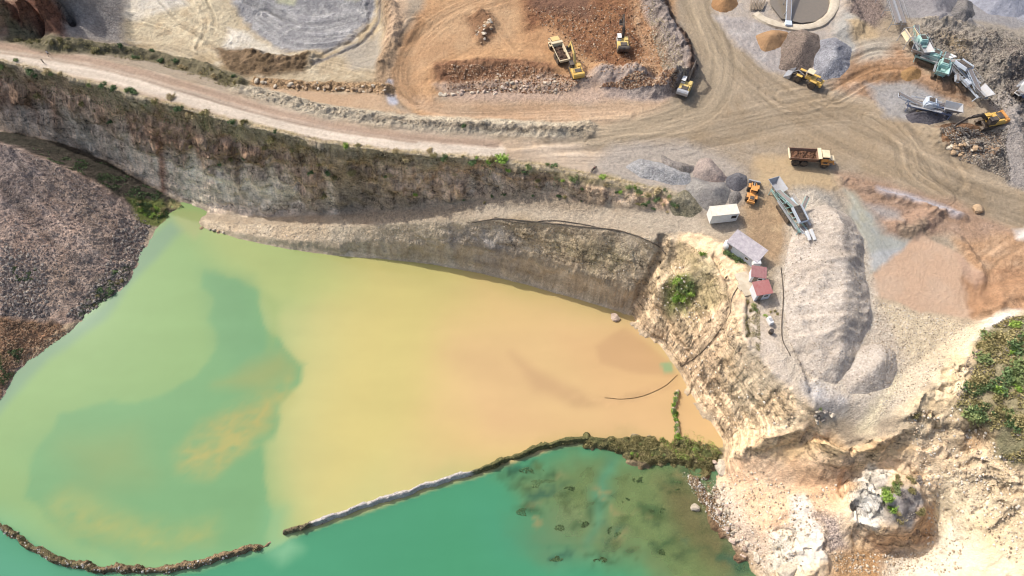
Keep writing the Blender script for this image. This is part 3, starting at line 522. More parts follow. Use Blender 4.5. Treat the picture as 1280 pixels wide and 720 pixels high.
# ---------------------------------------------------------------- materials
MATS = {}
def nodes_mat(name):
    m = bpy.data.materials.new(name); m.use_nodes = True; return m, m.node_tree.nodes, m.node_tree.links
def ground_mat(name='earth', peb_scale=3.0, bump=.9, rough=.93):
    m, n, l = nodes_mat(name); b = n['Principled BSDF']; b.inputs['Roughness'].default_value = rough; b.inputs['Specular IOR Level'].default_value = .25
    at = n.new('ShaderNodeAttribute'); at.attribute_name = 'Col'; pb = n.new('ShaderNodeAttribute'); pb.attribute_name = 'Peb'
    g = n.new('ShaderNodeNewGeometry')
    vo = n.new('ShaderNodeTexVoronoi'); vo.inputs['Scale'].default_value = peb_scale; l.new(g.outputs['Position'], vo.inputs['Vector'])
    vo2 = n.new('ShaderNodeTexVoronoi'); vo2.inputs['Scale'].default_value = peb_scale*2.6; l.new(g.outputs['Position'], vo2.inputs['Vector'])
    no = n.new('ShaderNodeTexNoise'); no.inputs['Scale'].default_value = 1.3; no.inputs['Detail'].default_value = 8; no.inputs['Roughness'].default_value = .7; l.new(g.outputs['Position'], no.inputs['Vector'])
    def math(op, a, b_=None, c=None):
        q = n.new('ShaderNodeMath'); q.operation = op
        for k, v in enumerate((a, b_, c)):
            if v is None: continue
            if hasattr(v, 'links'): l.new(v, q.inputs[k])
            else: q.inputs[k].default_value = v
        return q.outputs[0]
    sep = n.new('ShaderNodeSeparateColor'); l.new(vo.outputs['Color'], sep.inputs[0]); sep2 = n.new('ShaderNodeSeparateColor'); l.new(vo2.outputs['Color'], sep2.inputs[0])
    p = math('SUBTRACT', sep.outputs[0], .5); p2 = math('SUBTRACT', sep2.outputs[0], .5)
    v = math('MULTIPLY_ADD', p2, .8, math('MULTIPLY', p, .6)); v = math('MULTIPLY', v, pb.outputs['Fac'])
    st = at.outputs['Alpha']
    nf = n.new('ShaderNodeTexNoise'); nf.inputs['Scale'].default_value = 5.5; nf.inputs['Detail'].default_value = 3; nf.inputs['Roughness'].default_value = .8; l.new(g.outputs['Position'], nf.inputs['Vector'])
    nn = math('ADD', math('MULTIPLY', math('SUBTRACT', no.outputs[0], .5), math('MULTIPLY_ADD', st, 1.1, .95)), math('MULTIPLY', math('SUBTRACT', nf.outputs[0], .5), .7))
    ns = n.new('ShaderNodeTexNoise'); ns.inputs['Scale'].default_value = .42; ns.inputs['Detail'].default_value = 6; ns.inputs['Roughness'].default_value = .62; l.new(g.outputs['Position'], ns.inputs['Vector'])
    nn = math('ADD', nn, math('MULTIPLY', math('MULTIPLY', math('SUBTRACT', ns.outputs[0], .5), 2.2), st))
    mb = n.new('ShaderNodeMapping'); mb.inputs['Scale'].default_value = (.1, .1, 2.1); l.new(g.outputs['Position'], mb.inputs[0]); nb = n.new('ShaderNodeTexNoise'); nb.inputs['Scale'].default_value = 1; nb.inputs['Detail'].default_value = 5; nb.inputs['Roughness'].default_value = .7; l.new(mb.outputs[0], nb.inputs['Vector'])
    nn = math('ADD', nn, math('MULTIPLY', math('MULTIPLY', math('SUBTRACT', nb.outputs[0], .5), 2.1), st))
    mp = n.new('ShaderNodeMapping'); mp.inputs['Scale'].default_value = (1, 1, .55); l.new(g.outputs['Position'], mp.inputs[0]); wv = n.new('ShaderNodeVectorMath'); wv.operation = 'MULTIPLY_ADD'; l.new(ns.outputs['Color'], wv.inputs[0]); wv.inputs[1].default_value = (3, 3, 3); l.new(mp.outputs[0], wv.inputs[2])
    ve = n.new('ShaderNodeTexVoronoi'); ve.feature = 'DISTANCE_TO_EDGE'; ve.inputs['Scale'].default_value = .55; l.new(wv.outputs[0], ve.inputs['Vector'])
    ck = math('MULTIPLY', math('LESS_THAN', ve.outputs['Distance'], .035), -.35); nn = math('MULTIPLY_ADD', ck, st, nn)
    qq = n.new('ShaderNodeMath'); qq.operation = 'MULTIPLY_ADD'; qq.use_clamp = True; l.new(pb.outputs['Fac'], qq.inputs[0]); qq.inputs[1].default_value = 3.5; l.new(math('MULTIPLY_ADD', st, 1., .22), qq.inputs[2])
    nn = math('MULTIPLY', nn, qq.outputs[0]); f = math('ADD', math('ADD', v, nn), 1.0)
    mx = n.new('ShaderNodeVectorMath'); mx.operation = 'SCALE'; l.new(at.outputs['Color'], mx.inputs[0]); l.new(f, mx.inputs['Scale']); l.new(mx.outputs[0], b.inputs['Base Color'])
    hgt = math('ADD', math('MULTIPLY', math('MULTIPLY_ADD', vo2.outputs['Distance'], -.5, math('MULTIPLY', vo.outputs['Distance'], -.8)), pb.outputs['Fac']), math('MULTIPLY', no.outputs[0], .9))
    bp = n.new('ShaderNodeBump'); bp.inputs['Strength'].default_value = bump; bp.inputs['Distance'].default_value = .35; l.new(hgt, bp.inputs['Height']); l.new(bp.outputs[0], b.inputs['Normal'])
    return m
EARTH = ground_mat()
def set_cols(me, cols, peb=None, st=None):
    a = me.color_attributes.new('Col', 'FLOAT_COLOR', 'POINT'); q = np.ones((len(cols), 4), np.float32); q[:, :3] = cols; q[:, 3] = 0 if st is None else st; a.data.foreach_set('color', q.ravel())
    if peb is not None:
        a = me.attributes.new('Peb', 'FLOAT', 'POINT'); a.data.foreach_set('value', np.asarray(peb, np.float32))
def fast_mesh(name, V, F, smooth=True):
    me = bpy.data.meshes.new(name); V = np.asarray(V, np.float32); F = np.asarray(F, np.int32); k = F.shape[1]
    me.vertices.add(len(V)); me.vertices.foreach_set('co', V.ravel())
    me.loops.add(F.size); me.loops.foreach_set('vertex_index', F.ravel())
    me.polygons.add(len(F)); me.polygons.foreach_set('loop_start', np.arange(0, F.size, k, dtype=np.int32)); me.polygons.foreach_set('loop_total', np.full(len(F), k, np.int32))
    me.polygons.foreach_set('use_smooth', np.full(len(F), smooth)); me.update(calc_edges=True); me.validate(); return me
def link_mesh(name, me, mat, parent=None):
    o = bpy.data.objects.new(name, me); COL.objects.link(o)
    if mat: me.materials.append(mat)
    if parent: o.parent = parent
    return o
ny, nx = X.shape
idx = np.arange(ny*nx).reshape(ny, nx); Q = np.stack([idx[:-1, :-1], idx[:-1, 1:], idx[1:, 1:], idx[1:, :-1]], -1).reshape(-1, 4)
qs = SID[:-1, :-1].ravel(); P3 = np.stack([XX, YY, Z], -1).reshape(-1, 3); CF = np.clip(C, .01, .95).reshape(-1, 3); PF = PEB.ravel(); STF = np.clip(np.clip((SL-.9)/1.4, 0, 1)*np.clip((RGH-.15)*3, 0, 1)+np.clip(RGH-.3, 0, .5)*1.1, 0, 1).ravel()
for sid, nm in ((0, 'quarry_ground'), (1, 'haul_road'), (2, 'cliff_face'), (3, 'rubble_slope'), (4, 'pond_dike')):
    F = Q[qs == sid]; u, inv = np.unique(F, return_inverse=True)
    me = fast_mesh(nm, P3[u], inv.reshape(-1, 4)); set_cols(me, CF[u], PF[u], STF[u])
    o = link_mesh(nm, me, EARTH); tag(o, kind='structure')

# ---------------------------------------------------------------- ponds
wx_ = np.arange(-240, 120, .7); wy_ = np.arange(-120, 130, .7); WX, WY = np.meshgrid(wx_, wy_)
WC = np.zeros(WX.shape+(3,)); WA = np.ones(WX.shape)
def wpaint(poly, c, f=1.5, op=1., warp=1.5, sc=9, seed=0, a=None, streak=0, rib=0):
    x, y = unproj(*np.array(poly, float).T, WATER); W = np.column_stack([x, y])
    i0, i1 = np.searchsorted(wx_, [W[:, 0].min()-f*2-4, W[:, 0].max()+f*2+4]); j0, j1 = np.searchsorted(wy_, [W[:, 1].min()-f*2-4, W[:, 1].max()+f*2+4])
    J, I = slice(j0, j1), slice(i0, i1); x, y = WX[J, I], WY[J, I]
    d = sdf(x+warp*fbm(x/sc, y/sc, 5, 700+seed), y+warp*fbm(x/sc+9, y/sc+30, 5, 720+seed), W)
    m = np.clip(.5+d/(2*f), 0, 1); m = m*m*(3-2*m)*op
    if streak: m = m*np.clip(1+streak*fbm(x/3, y/3, 5, 730+seed), 0, 1.3).clip(0, 1)
    if rib: m = m*np.clip(.55+rib*ridged(x/3.5+y/5, y/2.2-x/6, 4, 740+seed), 0, 1)
    WC[J, I] = WC[J, I]*(1-m[..., None])+alb(c)*m[..., None]
    if a is not None: WA[J, I] = WA[J, I]*(1-m)+a*m
WC[:] = alb((142,182,110))
wpaint([(470,250),(350,380),(345,500),(330,560),(345,640),(345,760),(1000,760),(1000,250)], (206,200,122), f=12, warp=5, sc=18, op=.85)
wpaint([(210,250),(400,300),(520,330),(640,350),(480,380),(330,380),(280,330)], (178,192,108), f=6, op=.8)
wpaint([(440,300),(700,330),(900,560),(700,560),(480,600),(400,640),(390,520),(420,420)], (218,198,110), f=12, warp=5, sc=16, op=.8)
wpaint([(600,340),(700,360),(830,420),(920,560),(760,560),(600,600),(540,600),(560,480)], (230,194,120), f=14, warp=5, sc=16)
wpaint([(560,420),(700,380),(800,400),(860,470),(920,560),(740,556),(620,550),(560,520)], (230,192,126), f=8, warp=4, sc=14, op=.85)
wpaint([(700,420),(800,400),(860,470),(920,560),(860,560),(760,540)], (228,184,122), f=5, op=.7)
wpaint([(744,430),(780,412),(840,450),(846,470),(800,468),(750,452)], (206,162,110), f=.8, op=.55, warp=1)
wpaint([(560,440),(640,440),(720,490),(640,505),(600,480)], (216,176,118), f=6, op=.5)
wpaint([(640,440),(690,470),(740,500),(800,500),(842,476),(800,496),(720,512),(670,490)], (198,156,108), f=2, op=.5, warp=1.2)
wpaint([(600,500),(700,520),(820,520),(820,545),(700,545),(610,540)], (228,186,124), f=4, op=.7)
# darker clear tongue and the shoals seen through it
DT = [(258,336),(300,345),(316,362),(330,400),(350,432),(380,455),(372,480),(352,500),(345,530),(330,560),(328,600),(338,640),(335,690),(250,700),(150,700),(70,660),(34,620),(40,570),(60,545),(70,520),(110,508),(140,500),(165,508),(210,492),(245,470),(272,440),(276,415),(262,390),(264,372),(252,358)]
wpaint(DT, (120,174,112), f=.9, warp=1.8, sc=6); wpaint([(255,335),(310,350),(350,440),(360,470),(300,480),(270,440)], (112,166,112), f=4, op=.6)
wpaint([(40,560),(120,520),(250,500),(320,560),(320,640),(120,640)], (116,170,110), f=9, op=.6)
wpaint([(225,560),(260,530),(310,505),(350,480),(365,470),(360,500),(320,550),(270,590),(230,585)], (184,176,92), f=3, op=.9, rib=.7, warp=2)
wpaint([(80,610),(150,640),(220,665),(265,655),(255,680),(180,685),(100,660),(65,630)], (176,180,94), f=4, op=.9, rib=.5, warp=2)
wpaint([(80,560),(160,545),(190,590),(120,610)], (146,168,98), f=6, op=.6); wpaint([(270,480),(350,440),(370,460),(330,490)], (160,168,92), f=3, op=.7)
wpaint([(330,370),(350,380),(350,420),(335,440),(345,400)], (150,178,100), f=2, op=.6)
wpaint([(0,640),(40,660),(90,690),(200,705),(330,680),(338,640),(355,640),(350,692),(260,722),(90,722),(-20,660)], (124,186,130), f=4, op=.8)
wpaint([(-20,470),(60,430),(130,380),(170,310),(215,275),(225,290),(180,340),(130,400),(60,450),(0,520)], (120,160,132), f=1.6, op=.7, warp=1)
wpaint([(215,262),(245,264),(262,275),(240,300),(222,290)], (170,180,110), f=1.5, op=.7)
# south pond
SP = [(-300,590),(-30,634),(0,654),(40,680),(80,702),(130,716),(200,720),(250,714),(300,699),(334,690),(350,681),(364,672),(395,661),(440,646),(500,626),(560,606),(600,595),(650,575),(700,559),(740,554),(800,562),(900,572),(1000,700),(1100,1200),(-400,1200)]
wpaint(SP, (66,158,112), f=.5, warp=.2, sc=3)
wpaint([(560,620),(800,640),(1000,760),(1000,1200),(300,1200),(480,720)], (64,156,106), f=12, op=.7)
wpaint([(-60,655),(40,690),(100,725),(60,760),(-60,740)], (84,168,132), f=5, op=.6)
wpaint([(332,692),(366,672),(376,688),(352,706)], (130,192,140), f=2, op=.8)
wpaint([(640,600),(720,566),(790,566),(860,584),(893,600),(897,645),(935,705),(960,760),(860,760),(800,720),(740,690),(690,680),(650,640)], (126,154,88), f=6, warp=5, sc=8, a=.72)
wpaint([(820,600),(893,600),(897,645),(935,705),(900,720),(850,670)], (142,122,78), f=4, warp=2, op=.6, a=.4)
wpaint([(740,640),(740,610),(752,600),(760,570),(770,570),(765,610),(752,640),(735,680)], (78,160,122), f=1.8, op=.8, warp=2, a=.9)
wpaint([(600,640),(690,650),(740,700),(700,720),(620,700)], (70,160,122), f=8, op=.5)
for k, (a_, b_, r_) in enumerate([(680,620,14),(690,600,10),(720,655,11),(768,664,9),(820,638,12),(845,605,9),(700,695,12),(750,700,8),(800,630,6),(650,585,10),(660,610,9),(828,680,10),(925,705,18),(735,640,7),(665,640,8),(715,610,6),(770,700,6),(870,690,9),(855,680,6),(905,690,8),(640,600,8)]):
    an = [(a_+r_*cos(t)*1.5, b_+r_*sin(t)*.6) for t in np.linspace(0, 2*pi, 9)[:-1]]; wpaint(an, (58,96,58) if k % 3 else (48,104,80), f=1.2, op=.85, warp=3, sc=2.2, seed=k, streak=1.2, a=.9)
for k in range(70):
    a_ = 640+random.random()**.8*250; b_ = 575+(random.random()*(70+(a_-640)*.35)); r_ = random.uniform(2, 6.5)
    an = [(a_+r_*cos(t)*1.6, b_+r_*sin(t)*.8) for t in np.linspace(0, 2*pi, 9)[:-1]]; wpaint(an, random.choice([(74,104,56), (60,98,62), (96,116,62), (168,158,98)]), f=.7, op=.75, warp=2, sc=1.6, seed=k+40, streak=1.6)
_x, _y = unproj([640, 900], [640, 640], WATER); mk = np.clip((WX-_x[0]-6)/10, 0, 1)*np.clip((WY-5)/10, 0, 1)*np.clip((60-WY)/8, 0, 1)*(WC[..., 1] < .3)
WC *= (1+mk*(.16*fbm(WX/2.2, WY/1.6, 5, 760)+.1*fbm(WX/7, WY/5, 3, 761)))[..., None]
wpaint([(826,452),(840,450),(842,462),(828,466)], (150,186,130), f=.5, op=.9)
# turquoise/ochre drift, low contrast
WC *= .93*(1+.05*fbm(WX/14+.5*fbm(WX/20, WY/20, 3, 755), WY/4, 6, 750)+.015*fbm(WX/2, WY/2, 3, 751))[..., None]
m, n, l = nodes_mat('pond_water'); b = n['Principled BSDF']; b.inputs['Roughness'].default_value = .05; b.inputs['IOR'].default_value = 1.33; b.inputs['Specular IOR Level'].default_value = .22
at = n.new('ShaderNodeAttribute'); at.attribute_name = 'Col'; l.new(at.outputs['Color'], b.inputs['Base Color'])
aa = n.new('ShaderNodeAttribute'); aa.attribute_name = 'Peb'; l.new(aa.outputs['Fac'], b.inputs['Alpha'])
g = n.new('ShaderNodeNewGeometry'); no = n.new('ShaderNodeTexNoise'); no.inputs['Scale'].default_value = 1.5; no.inputs['Detail'].default_value = 5; l.new(g.outputs['Position'], no.inputs['Vector'])
bp = n.new('ShaderNodeBump'); bp.inputs['Strength'].default_value = .08; bp.inputs['Distance'].default_value = .1; l.new(no.outputs[0], bp.inputs['Height']); l.new(bp.outputs[0], b.inputs['Normal'])
WATERM = m
idw = np.arange(WX.size).reshape(WX.shape); QW = np.stack([idw[:-1, :-1], idw[:-1, 1:], idw[1:, 1:], idw[1:, :-1]], -1).reshape(-1, 4)
me = fast_mesh('pond_water', np.stack([WX, WY, np.full(WX.shape, WATER)], -1).reshape(-1, 3), QW); set_cols(me, np.clip(WC, .01, .9).reshape(-1, 3), WA.ravel())
tag(link_mesh('pond_water', me, WATERM), kind='structure')
# ---------------------------------------------------------------- object materials
def paintmat(name, c, rough=.5, metal=0., dirt=.5, dirtc=(176,154,126), scale=1.5):
    """paint or metal with dust and grime in patches"""
    if name in MATS: return MATS[name]
    m, n, l = nodes_mat(name); b = n['Principled BSDF']; b.inputs['Roughness'].default_value = rough; b.inputs['Metallic'].default_value = metal
    g = n.new('ShaderNodeTexCoord'); no = n.new('ShaderNodeTexNoise'); no.inputs['Scale'].default_value = scale; no.inputs['Detail'].default_value = 7; no.inputs['Roughness'].default_value = .7; l.new(g.outputs['Object'], no.inputs['Vector'])
    cr = n.new('ShaderNodeValToRGB'); cr.color_ramp.elements[0].position = .35; cr.color_ramp.elements[1].position = .75
    cr.color_ramp.elements[0].color = (0, 0, 0, 1); cr.color_ramp.elements[1].color = (dirt, dirt, dirt, 1); l.new(no.outputs[0], cr.inputs[0])
    mx = n.new('ShaderNodeMix'); mx.data_type = 'RGBA'; l.new(cr.outputs[0], mx.inputs[0]); mx.inputs[6].default_value = (*lin(c)*.8, 1); mx.inputs[7].default_value = (*lin(dirtc)*.7, 1)
    l.new(mx.outputs[2], b.inputs['Base Color']); MATS[name] = m; return m
YEL = paintmat('yellow_paint', (226,184,84)); PYEL = paintmat('pale_yellow_paint', (236,206,120)); ORA = paintmat('orange_paint', (224,154,74)); PALE = paintmat('dusty_cream_paint', (232,214,176))
DRK = paintmat('dark_steel', (52,50,52), .6, .2, .5); BLK = paintmat('black_rubber', (34,33,34), .85, 0, .6); GLS = paintmat('dark_glass', (30,36,46), .12, 0, .15)
TRK = paintmat('track_steel', (70,62,56), .7, .3, .7); GRY = paintmat('grey_steel', (178,182,186), .5, .3, .5); WHT = paintmat('white_paint', (236,236,232), .5, 0, .25)
TEAL = paintmat('teal_paint', (156,198,192), .5, .05, .4); LBLU = paintmat('pale_blue_paint', (200,212,224), .5, .05, .3); BLUE = paintmat('blue_paint', (112,130,164), .5, .1, .35); BELT = paintmat('belt_rubber', (124,120,120), .8, 0, .5)
RUST = paintmat('rusty_bed', (128,92,74), .8, .1, .6); PUR = paintmat('mottled_roof', (156,150,154), .8, 0, .9, (222,212,210), 1.3); RED = paintmat('red_roof', (166,100,96), .7, 0, .5, (196,160,150)); DRED = paintmat('dull_red_roof', (150,98,98), .7, 0, .5, (190,160,150))
WAL = paintmat('whitewash', (226,228,232), .8, 0, .3); GWAL = paintmat('pale_render', (200,206,214), .8, 0, .3); CONC = paintmat('concrete', (206,194,172), .9, 0, .7, (160,142,114), .6)
HOSE = paintmat('hose_rubber', (62,56,50), .8, 0, .5); TUB = paintmat('orange_roof_panel', (222,186,120), .6, 0, .3)
SKIN = paintmat('skin', (150,106,82), .6, 0, 0); SHIRT = paintmat('pale_shirt', (200,196,196), .9, 0, .1); TROU = paintmat('dark_trousers', (44,42,48), .9, 0, .1); HAIR = paintmat('dark_hair', (24,20,18), .8, 0, 0); DSH = paintmat('dark_shirt', (48,44,48), .9, 0, .1)

class MB:
    """collects shapes and links them as one mesh"""
    def __init__(s): s.v = []; s.f = []
    def add(s, v, f):
        k = len(s.v); s.v += [tuple(p) for p in v]; s.f += [tuple(i+k for i in q) for q in f]; return s
    def box(s, c, d, rot=(0,0,0), taper=1., bev=0.06):
        hx, hy, hz = d[0]/2, d[1]/2, d[2]/2; b = min(bev, hx*.3, hy*.3, hz*.3); M = Matrix.Rotation(rot[2], 3, 'Z') @ Matrix.Rotation(rot[1], 3, 'Y') @ Matrix.Rotation(rot[0], 3, 'X')
        bm = bmesh.new(); bmesh.ops.create_cube(bm, size=1)
        for v in bm.verts:
            t = taper if v.co.z > 0 else 1; v.co = Vector((v.co.x*d[0]*t, v.co.y*d[1]*t, v.co.z*d[2]))
        if b > .015: bmesh.ops.bevel(bm, geom=list(bm.edges), offset=b, segments=1, affect='EDGES')
        bm.verts.index_update(); s.add([M @ v.co+Vector(c) for v in bm.verts], [[v.index for v in f.verts] for f in bm.faces]); bm.free(); return s
    def cyl(s, a, b, r, r2=None, n=14, caps=True):
        a = Vector(a); b = Vector(b); r2 = r if r2 is None else r2; ax = (b-a).normalized(); u = ax.orthogonal().normalized(); w_ = ax.cross(u)
        v = [a+(u*cos(2*pi*i/n)+w_*sin(2*pi*i/n))*r for i in range(n)]+[b+(u*cos(2*pi*i/n)+w_*sin(2*pi*i/n))*r2 for i in range(n)]
        f = [(i, (i+1) % n, n+(i+1) % n, n+i) for i in range(n)]
        if caps: f += [tuple(range(n))[::-1], tuple(range(n, 2*n))]
        return s.add(v, f)
    def prism(s, prof, y0, y1):
        """profile in x,z pulled across y"""
        n = len(prof); v = [(x, y0, z) for x, z in prof]+[(x, y1, z) for x, z in prof]
        return s.add(v, [(i, (i+1) % n, n+(i+1) % n, n+i) for i in range(n)]+[tuple(range(n))[::-1], tuple(range(n, 2*n))])
    def beam(s, a, b, w=.15, h=None):
        h = h or w; a = Vector(a); b = Vector(b); d = b-a; L_ = d.length; q = d.to_track_quat('X', 'Z'); 
        v = [a+q @ Vector((x, y, z)) for x in (0, L_) for y in (-w/2, w/2) for z in (-h/2, h/2)]
        return s.add(v, [(0,1,3,2),(4,6,7,5),(0,4,5,1),(2,3,7,6),(0,2,6,4),(1,5,7,3)])
    def tube(s, pts, r, n=6):
        P = [Vector(p) for p in pts]; rings = []
        for i, p in enumerate(P):
            d = (P[min(i+1, len(P)-1)]-P[max(i-1, 0)]).normalized(); u = d.cross(Vector((0, 0, 1)))
            u = u.normalized() if u.length > 1e-3 else Vector((1, 0, 0)); w_ = d.cross(u); rings.append([p+(u*cos(2*pi*k/n)+w_*sin(2*pi*k/n))*r for k in range(n)])
        v = [q for g in rings for q in g]; f = [(i*n+k, i*n+(k+1) % n, (i+1)*n+(k+1) % n, (i+1)*n+k) for i in range(len(P)-1) for k in range(n)]
        return s.add(v, f+[tuple(range(n))[::-1], tuple((len(P)-1)*n+k for k in range(n))])
    def build(s, name, mat, parent=None, smooth=False):
        me = bpy.data.meshes.new(name); me.from_pydata(s.v, [], s.f); bm = bmesh.new(); bm.from_mesh(me); bmesh.ops.recalc_face_normals(bm, faces=bm.faces[:]); bm.to_mesh(me); bm.free()
        if smooth: me.polygons.foreach_set('use_smooth', [True]*len(me.polygons))
        return link_mesh(name, me, mat, parent)
def part(name, mat, parent, fn, smooth=False):
    m = MB(); fn(m); return m.build(name, mat, parent, smooth)
def thing(name, label, cat, px=None, to=None, group=None, loc=None, rz=None, sink=0):
    o = bpy.data.objects.new(name, None); COL.objects.link(o); p = loc or spot(*px)
    if px is not None and loc is None:       # settle on the ground average round the spot
        q = [p.z]+[float(ground(p.x+1.5*cos(a), p.y+1.5*sin(a))[0]) for a in (0, 1.6, 3.1, 4.7)]; p.z = sum(q)/5
    if to is not None:
        t = spot(*to); rz = math.atan2(t.y-p.y, t.x-p.x)
    o.location = (p.x, p.y, p.z-sink); o.rotation_euler = (0, 0, rz or 0); return tag(o, label, cat, group)
def copy_tree(o, parent=None):
    c = o.copy(); COL.objects.link(c); c.parent = parent
    for ch in list(o.children): copy_tree(ch, c)
    return c

# ---------------------------------------------------------------- heaps of aggregate, each a thing
def heap(name, label, poly, hmax, slope=.68, c=(180,170,160), c2=None, peb=.8, rough=.15, res=.3, group=None, lobes=0, cat='heap', warp=.5, seed=0, soft=None, lean=None):
    W = to_world(poly, ground); x = np.arange(W[:, 0].min()-1.2, W[:, 0].max()+1.2, res); y = np.arange(W[:, 1].min()-1.2, W[:, 1].max()+1.2, res); x, y = np.meshgrid(x, y)
    d = sdf(x+warp*fbm(x/3, y/3, 3, 800+seed), y+warp*fbm(x/3, y/3, 3, 810+seed), W)
    h = d*slope
    if lean:
        ld = line_dist(x, y, to_world(smooth_line(lean[0])[:, :2], ground))[0]; h = np.minimum(h, .25+ld*lean[1]*(1+.35*fbm(x/6, y/6, 3, 860)))
    soft = soft or hmax*.35
    hh = np.clip(h, -.5, None)
    for _ in range(int(.9/res*.9)*3):
        q_ = np.pad(hh, 1, mode='edge'); hh = .5*hh+.125*(q_[:-2, 1:-1]+q_[2:, 1:-1]+q_[1:-1, :-2]+q_[1:-1, 2:])
    h = hh
    h = np.where(h > hmax-soft, hmax-soft+soft*(1-np.exp(-(h-hmax+soft)/soft)), h)
    k = np.clip(d/1.2, 0, 1)
    if lobes: h = h+k*lobes*(ridged(x/7+fbm(x/6, y/6, 2, 5)*.6, y/3.2, 3, 820+seed)*.55)
    h = h+k*rough*(fbm(x/1.8, y/1.8, 4, 830+seed)+.6*vnoise(x/.5, y/.5, 840+seed))
    g = ground(x.ravel(), y.ravel()).reshape(x.shape); z = g+np.where(d > 0, h, d*.5-.02)
    ok = (d > -.5); i = np.arange(x.size).reshape(x.shape); m = ok[:-1, :-1] & ok[1:, :-1] & ok[:-1, 1:] & ok[1:, 1:]
    F = np.stack([i[:-1, :-1], i[:-1, 1:], i[1:, 1:], i[1:, :-1]], -1)[m]; u, inv = np.unique(F, return_inverse=True)
    P = np.stack([x, y, z], -1).reshape(-1, 3)[u]; t = np.clip(.5+fbm(x/2.5, y/2.5, 5, 850+seed)*1.3, 0, 1).reshape(-1, 1)[u]
    col = alb(c)*(1-t)+alb(c2 or tuple(v*.88 for v in c))*t; col = col*(1+.1*(rng.random((len(u), 1))-.5))
    cen = P.mean(0)*[1, 1, 0]+[0, 0, float(ground(P[:, 0].mean(), P[:, 1].mean())[0])]
    me = fast_mesh(name, P-cen, inv.reshape(-1, 4)); set_cols(me, np.clip(col, .01, .9), np.full(len(u), peb))
    o = link_mesh(name, me, EARTH); o.location = cen; tag(o, label, cat, group)
    dep = HB.get('list'); dep.append((x[0, 0], y[0, 0], res, np.where(d > 0, z, -99)))
    return o
HB = {'list': []}
_g0 = ground
def top(x, y):
    """ground or the heap lying on it"""
    z = _g0(x, y); x = np.atleast_1d(np.asarray(x, float)); y = np.atleast_1d(np.asarray(y, float))
    for x0, y0, r, zz in HB['list']:
        i = np.round((x-x0)/r).astype(int); j = np.round((y-y0)/r).astype(int); ok = (i >= 0) & (j >= 0) & (i < zz.shape[1]) & (j < zz.shape[0])
        if ok.any(): q = np.full(x.shape, -99.); q[ok] = zz[j[ok], i[ok]]; z = np.maximum(z, q)
    return z
def ell(cx, cy, rx, ry, n=14, rot=0): return [(cx+rx*cos(t)*cos(rot)-ry*sin(t)*sin(rot), cy+rx*cos(t)*sin(rot)+ry*sin(t)*cos(rot)) for t in np.linspace(0, 2*pi, n+1)[:-1]]
heap('gravel_stockpile', 'long lumpy cream gravel stockpile below the pale green screening machine', [(996,262),(1030,255),(1062,270),(1078,300),(1080,340),(1086,370),(1090,395),(1086,415),(1074,436),(1066,462),(1045,482),(1022,474),(1000,452),(985,420),(980,380),(982,330),(990,290)], 4.8, .7, (216,202,184), (204,188,168), peb=.35, rough=.1, lobes=1.25, cat='stockpile', seed=1, soft=2.0, lean=([(1000,245),(984,290),(974,330),(970,380),(978,430),(1000,470)], .34))
heap('sand_heap', 'ochre brown sand cone cut off by the top edge', ell(905,5,17,11), 3.2, .7, (190,142,88), (172,126,76), peb=.05, rough=.04, seed=2, cat='sand heap')
heap('sand_heap', 'smooth ochre sand heap left of the pebbly brown one', [(950,62),(945,45),(965,38),(985,40),(984,50),(972,60),(955,66)], 2.6, .65, (186,144,96), (170,130,86), peb=.1, rough=.06, seed=3, cat='sand heap')
heap('gravel_heap', 'tall brown gravel heap behind the wheel loader', [(976,60),(982,42),(1000,34),(1022,44),(1028,60),(1015,84),(998,92),(975,88)], 4.2, .68, (150,132,116), (136,118,104), peb=.8, rough=.1, seed=4, group=None)
heap('gravel_heap', 'blue grey gravel heap with a light crest right of the brown one', [(1018,95),(1014,70),(1025,50),(1045,46),(1064,60),(1062,82),(1050,98),(1030,100)], 3.6, .6, (172,172,176), (146,146,152), peb=.6, rough=.12, lobes=.5, seed=5)
heap('gravel_heap', 'pale grey gravel fan left of the deep pit in the cluster by the white cabin', [(780,208),(800,198),(825,204),(862,216),(866,230),(840,232),(800,222)], 2.2, .55, (184,182,178), (166,164,162), peb=.6, seed=6)
heap('gravel_heap', 'dark purple grey gravel heap at the back of the yard cluster', [(826,192),(840,200),(868,206),(874,196),(868,214),(850,220),(830,210)], 2.2, .7, (160,150,140), (144,134,124), peb=.6, seed=7)
heap('gravel_heap', 'pinkish gravel cone with a dark scoop at its back', [(872,198),(888,196),(896,208),(910,222),(902,232),(876,228),(866,218)], 3.2, .7, (182,164,150), (168,148,136), peb=.4, seed=8)
heap('gravel_heap', 'large smooth grey gravel cone behind the white cabin', [(862,222),(885,226),(908,228),(915,240),(905,258),(884,264),(866,252),(858,236)], 4.0, .68, (166,160,150), (148,142,136), peb=.35, rough=.08, seed=9)
heap('gravel_heap', 'small charcoal gravel heap nearest the orange loader', [(908,222),(922,214),(934,220),(934,232),(920,240),(908,236)], 2.2, .7, (128,126,128), (110,108,112), peb=.5, seed=10)
heap('gravel_heap', 'small rounded grey heap just above the right end of the white cabin', [(912,242),(922,238),(928,248),(922,258),(912,258)], 1.8, .75, (146,140,134), (130,124,118), peb=.6, seed=11)
heap('gravel_heap', 'weedy grey earth mound at the end of the cliff beside the white cabin', [(832,250),(860,238),(872,248),(880,262),(866,272),(842,270)], 2.6, .6, (160,150,124), (140,132,104), peb=.6, rough=.3, seed=12, cat='mound')
heap('gravel_heap', 'broad grey crushed stone slope at the top edge right of the long conveyor', [(1130,-60),(1200,-60),(1200,8),(1176,24),(1146,18),(1122,-5)], 6, .6, (152,148,148), (140,136,138), peb=.25, rough=.1, seed=13)
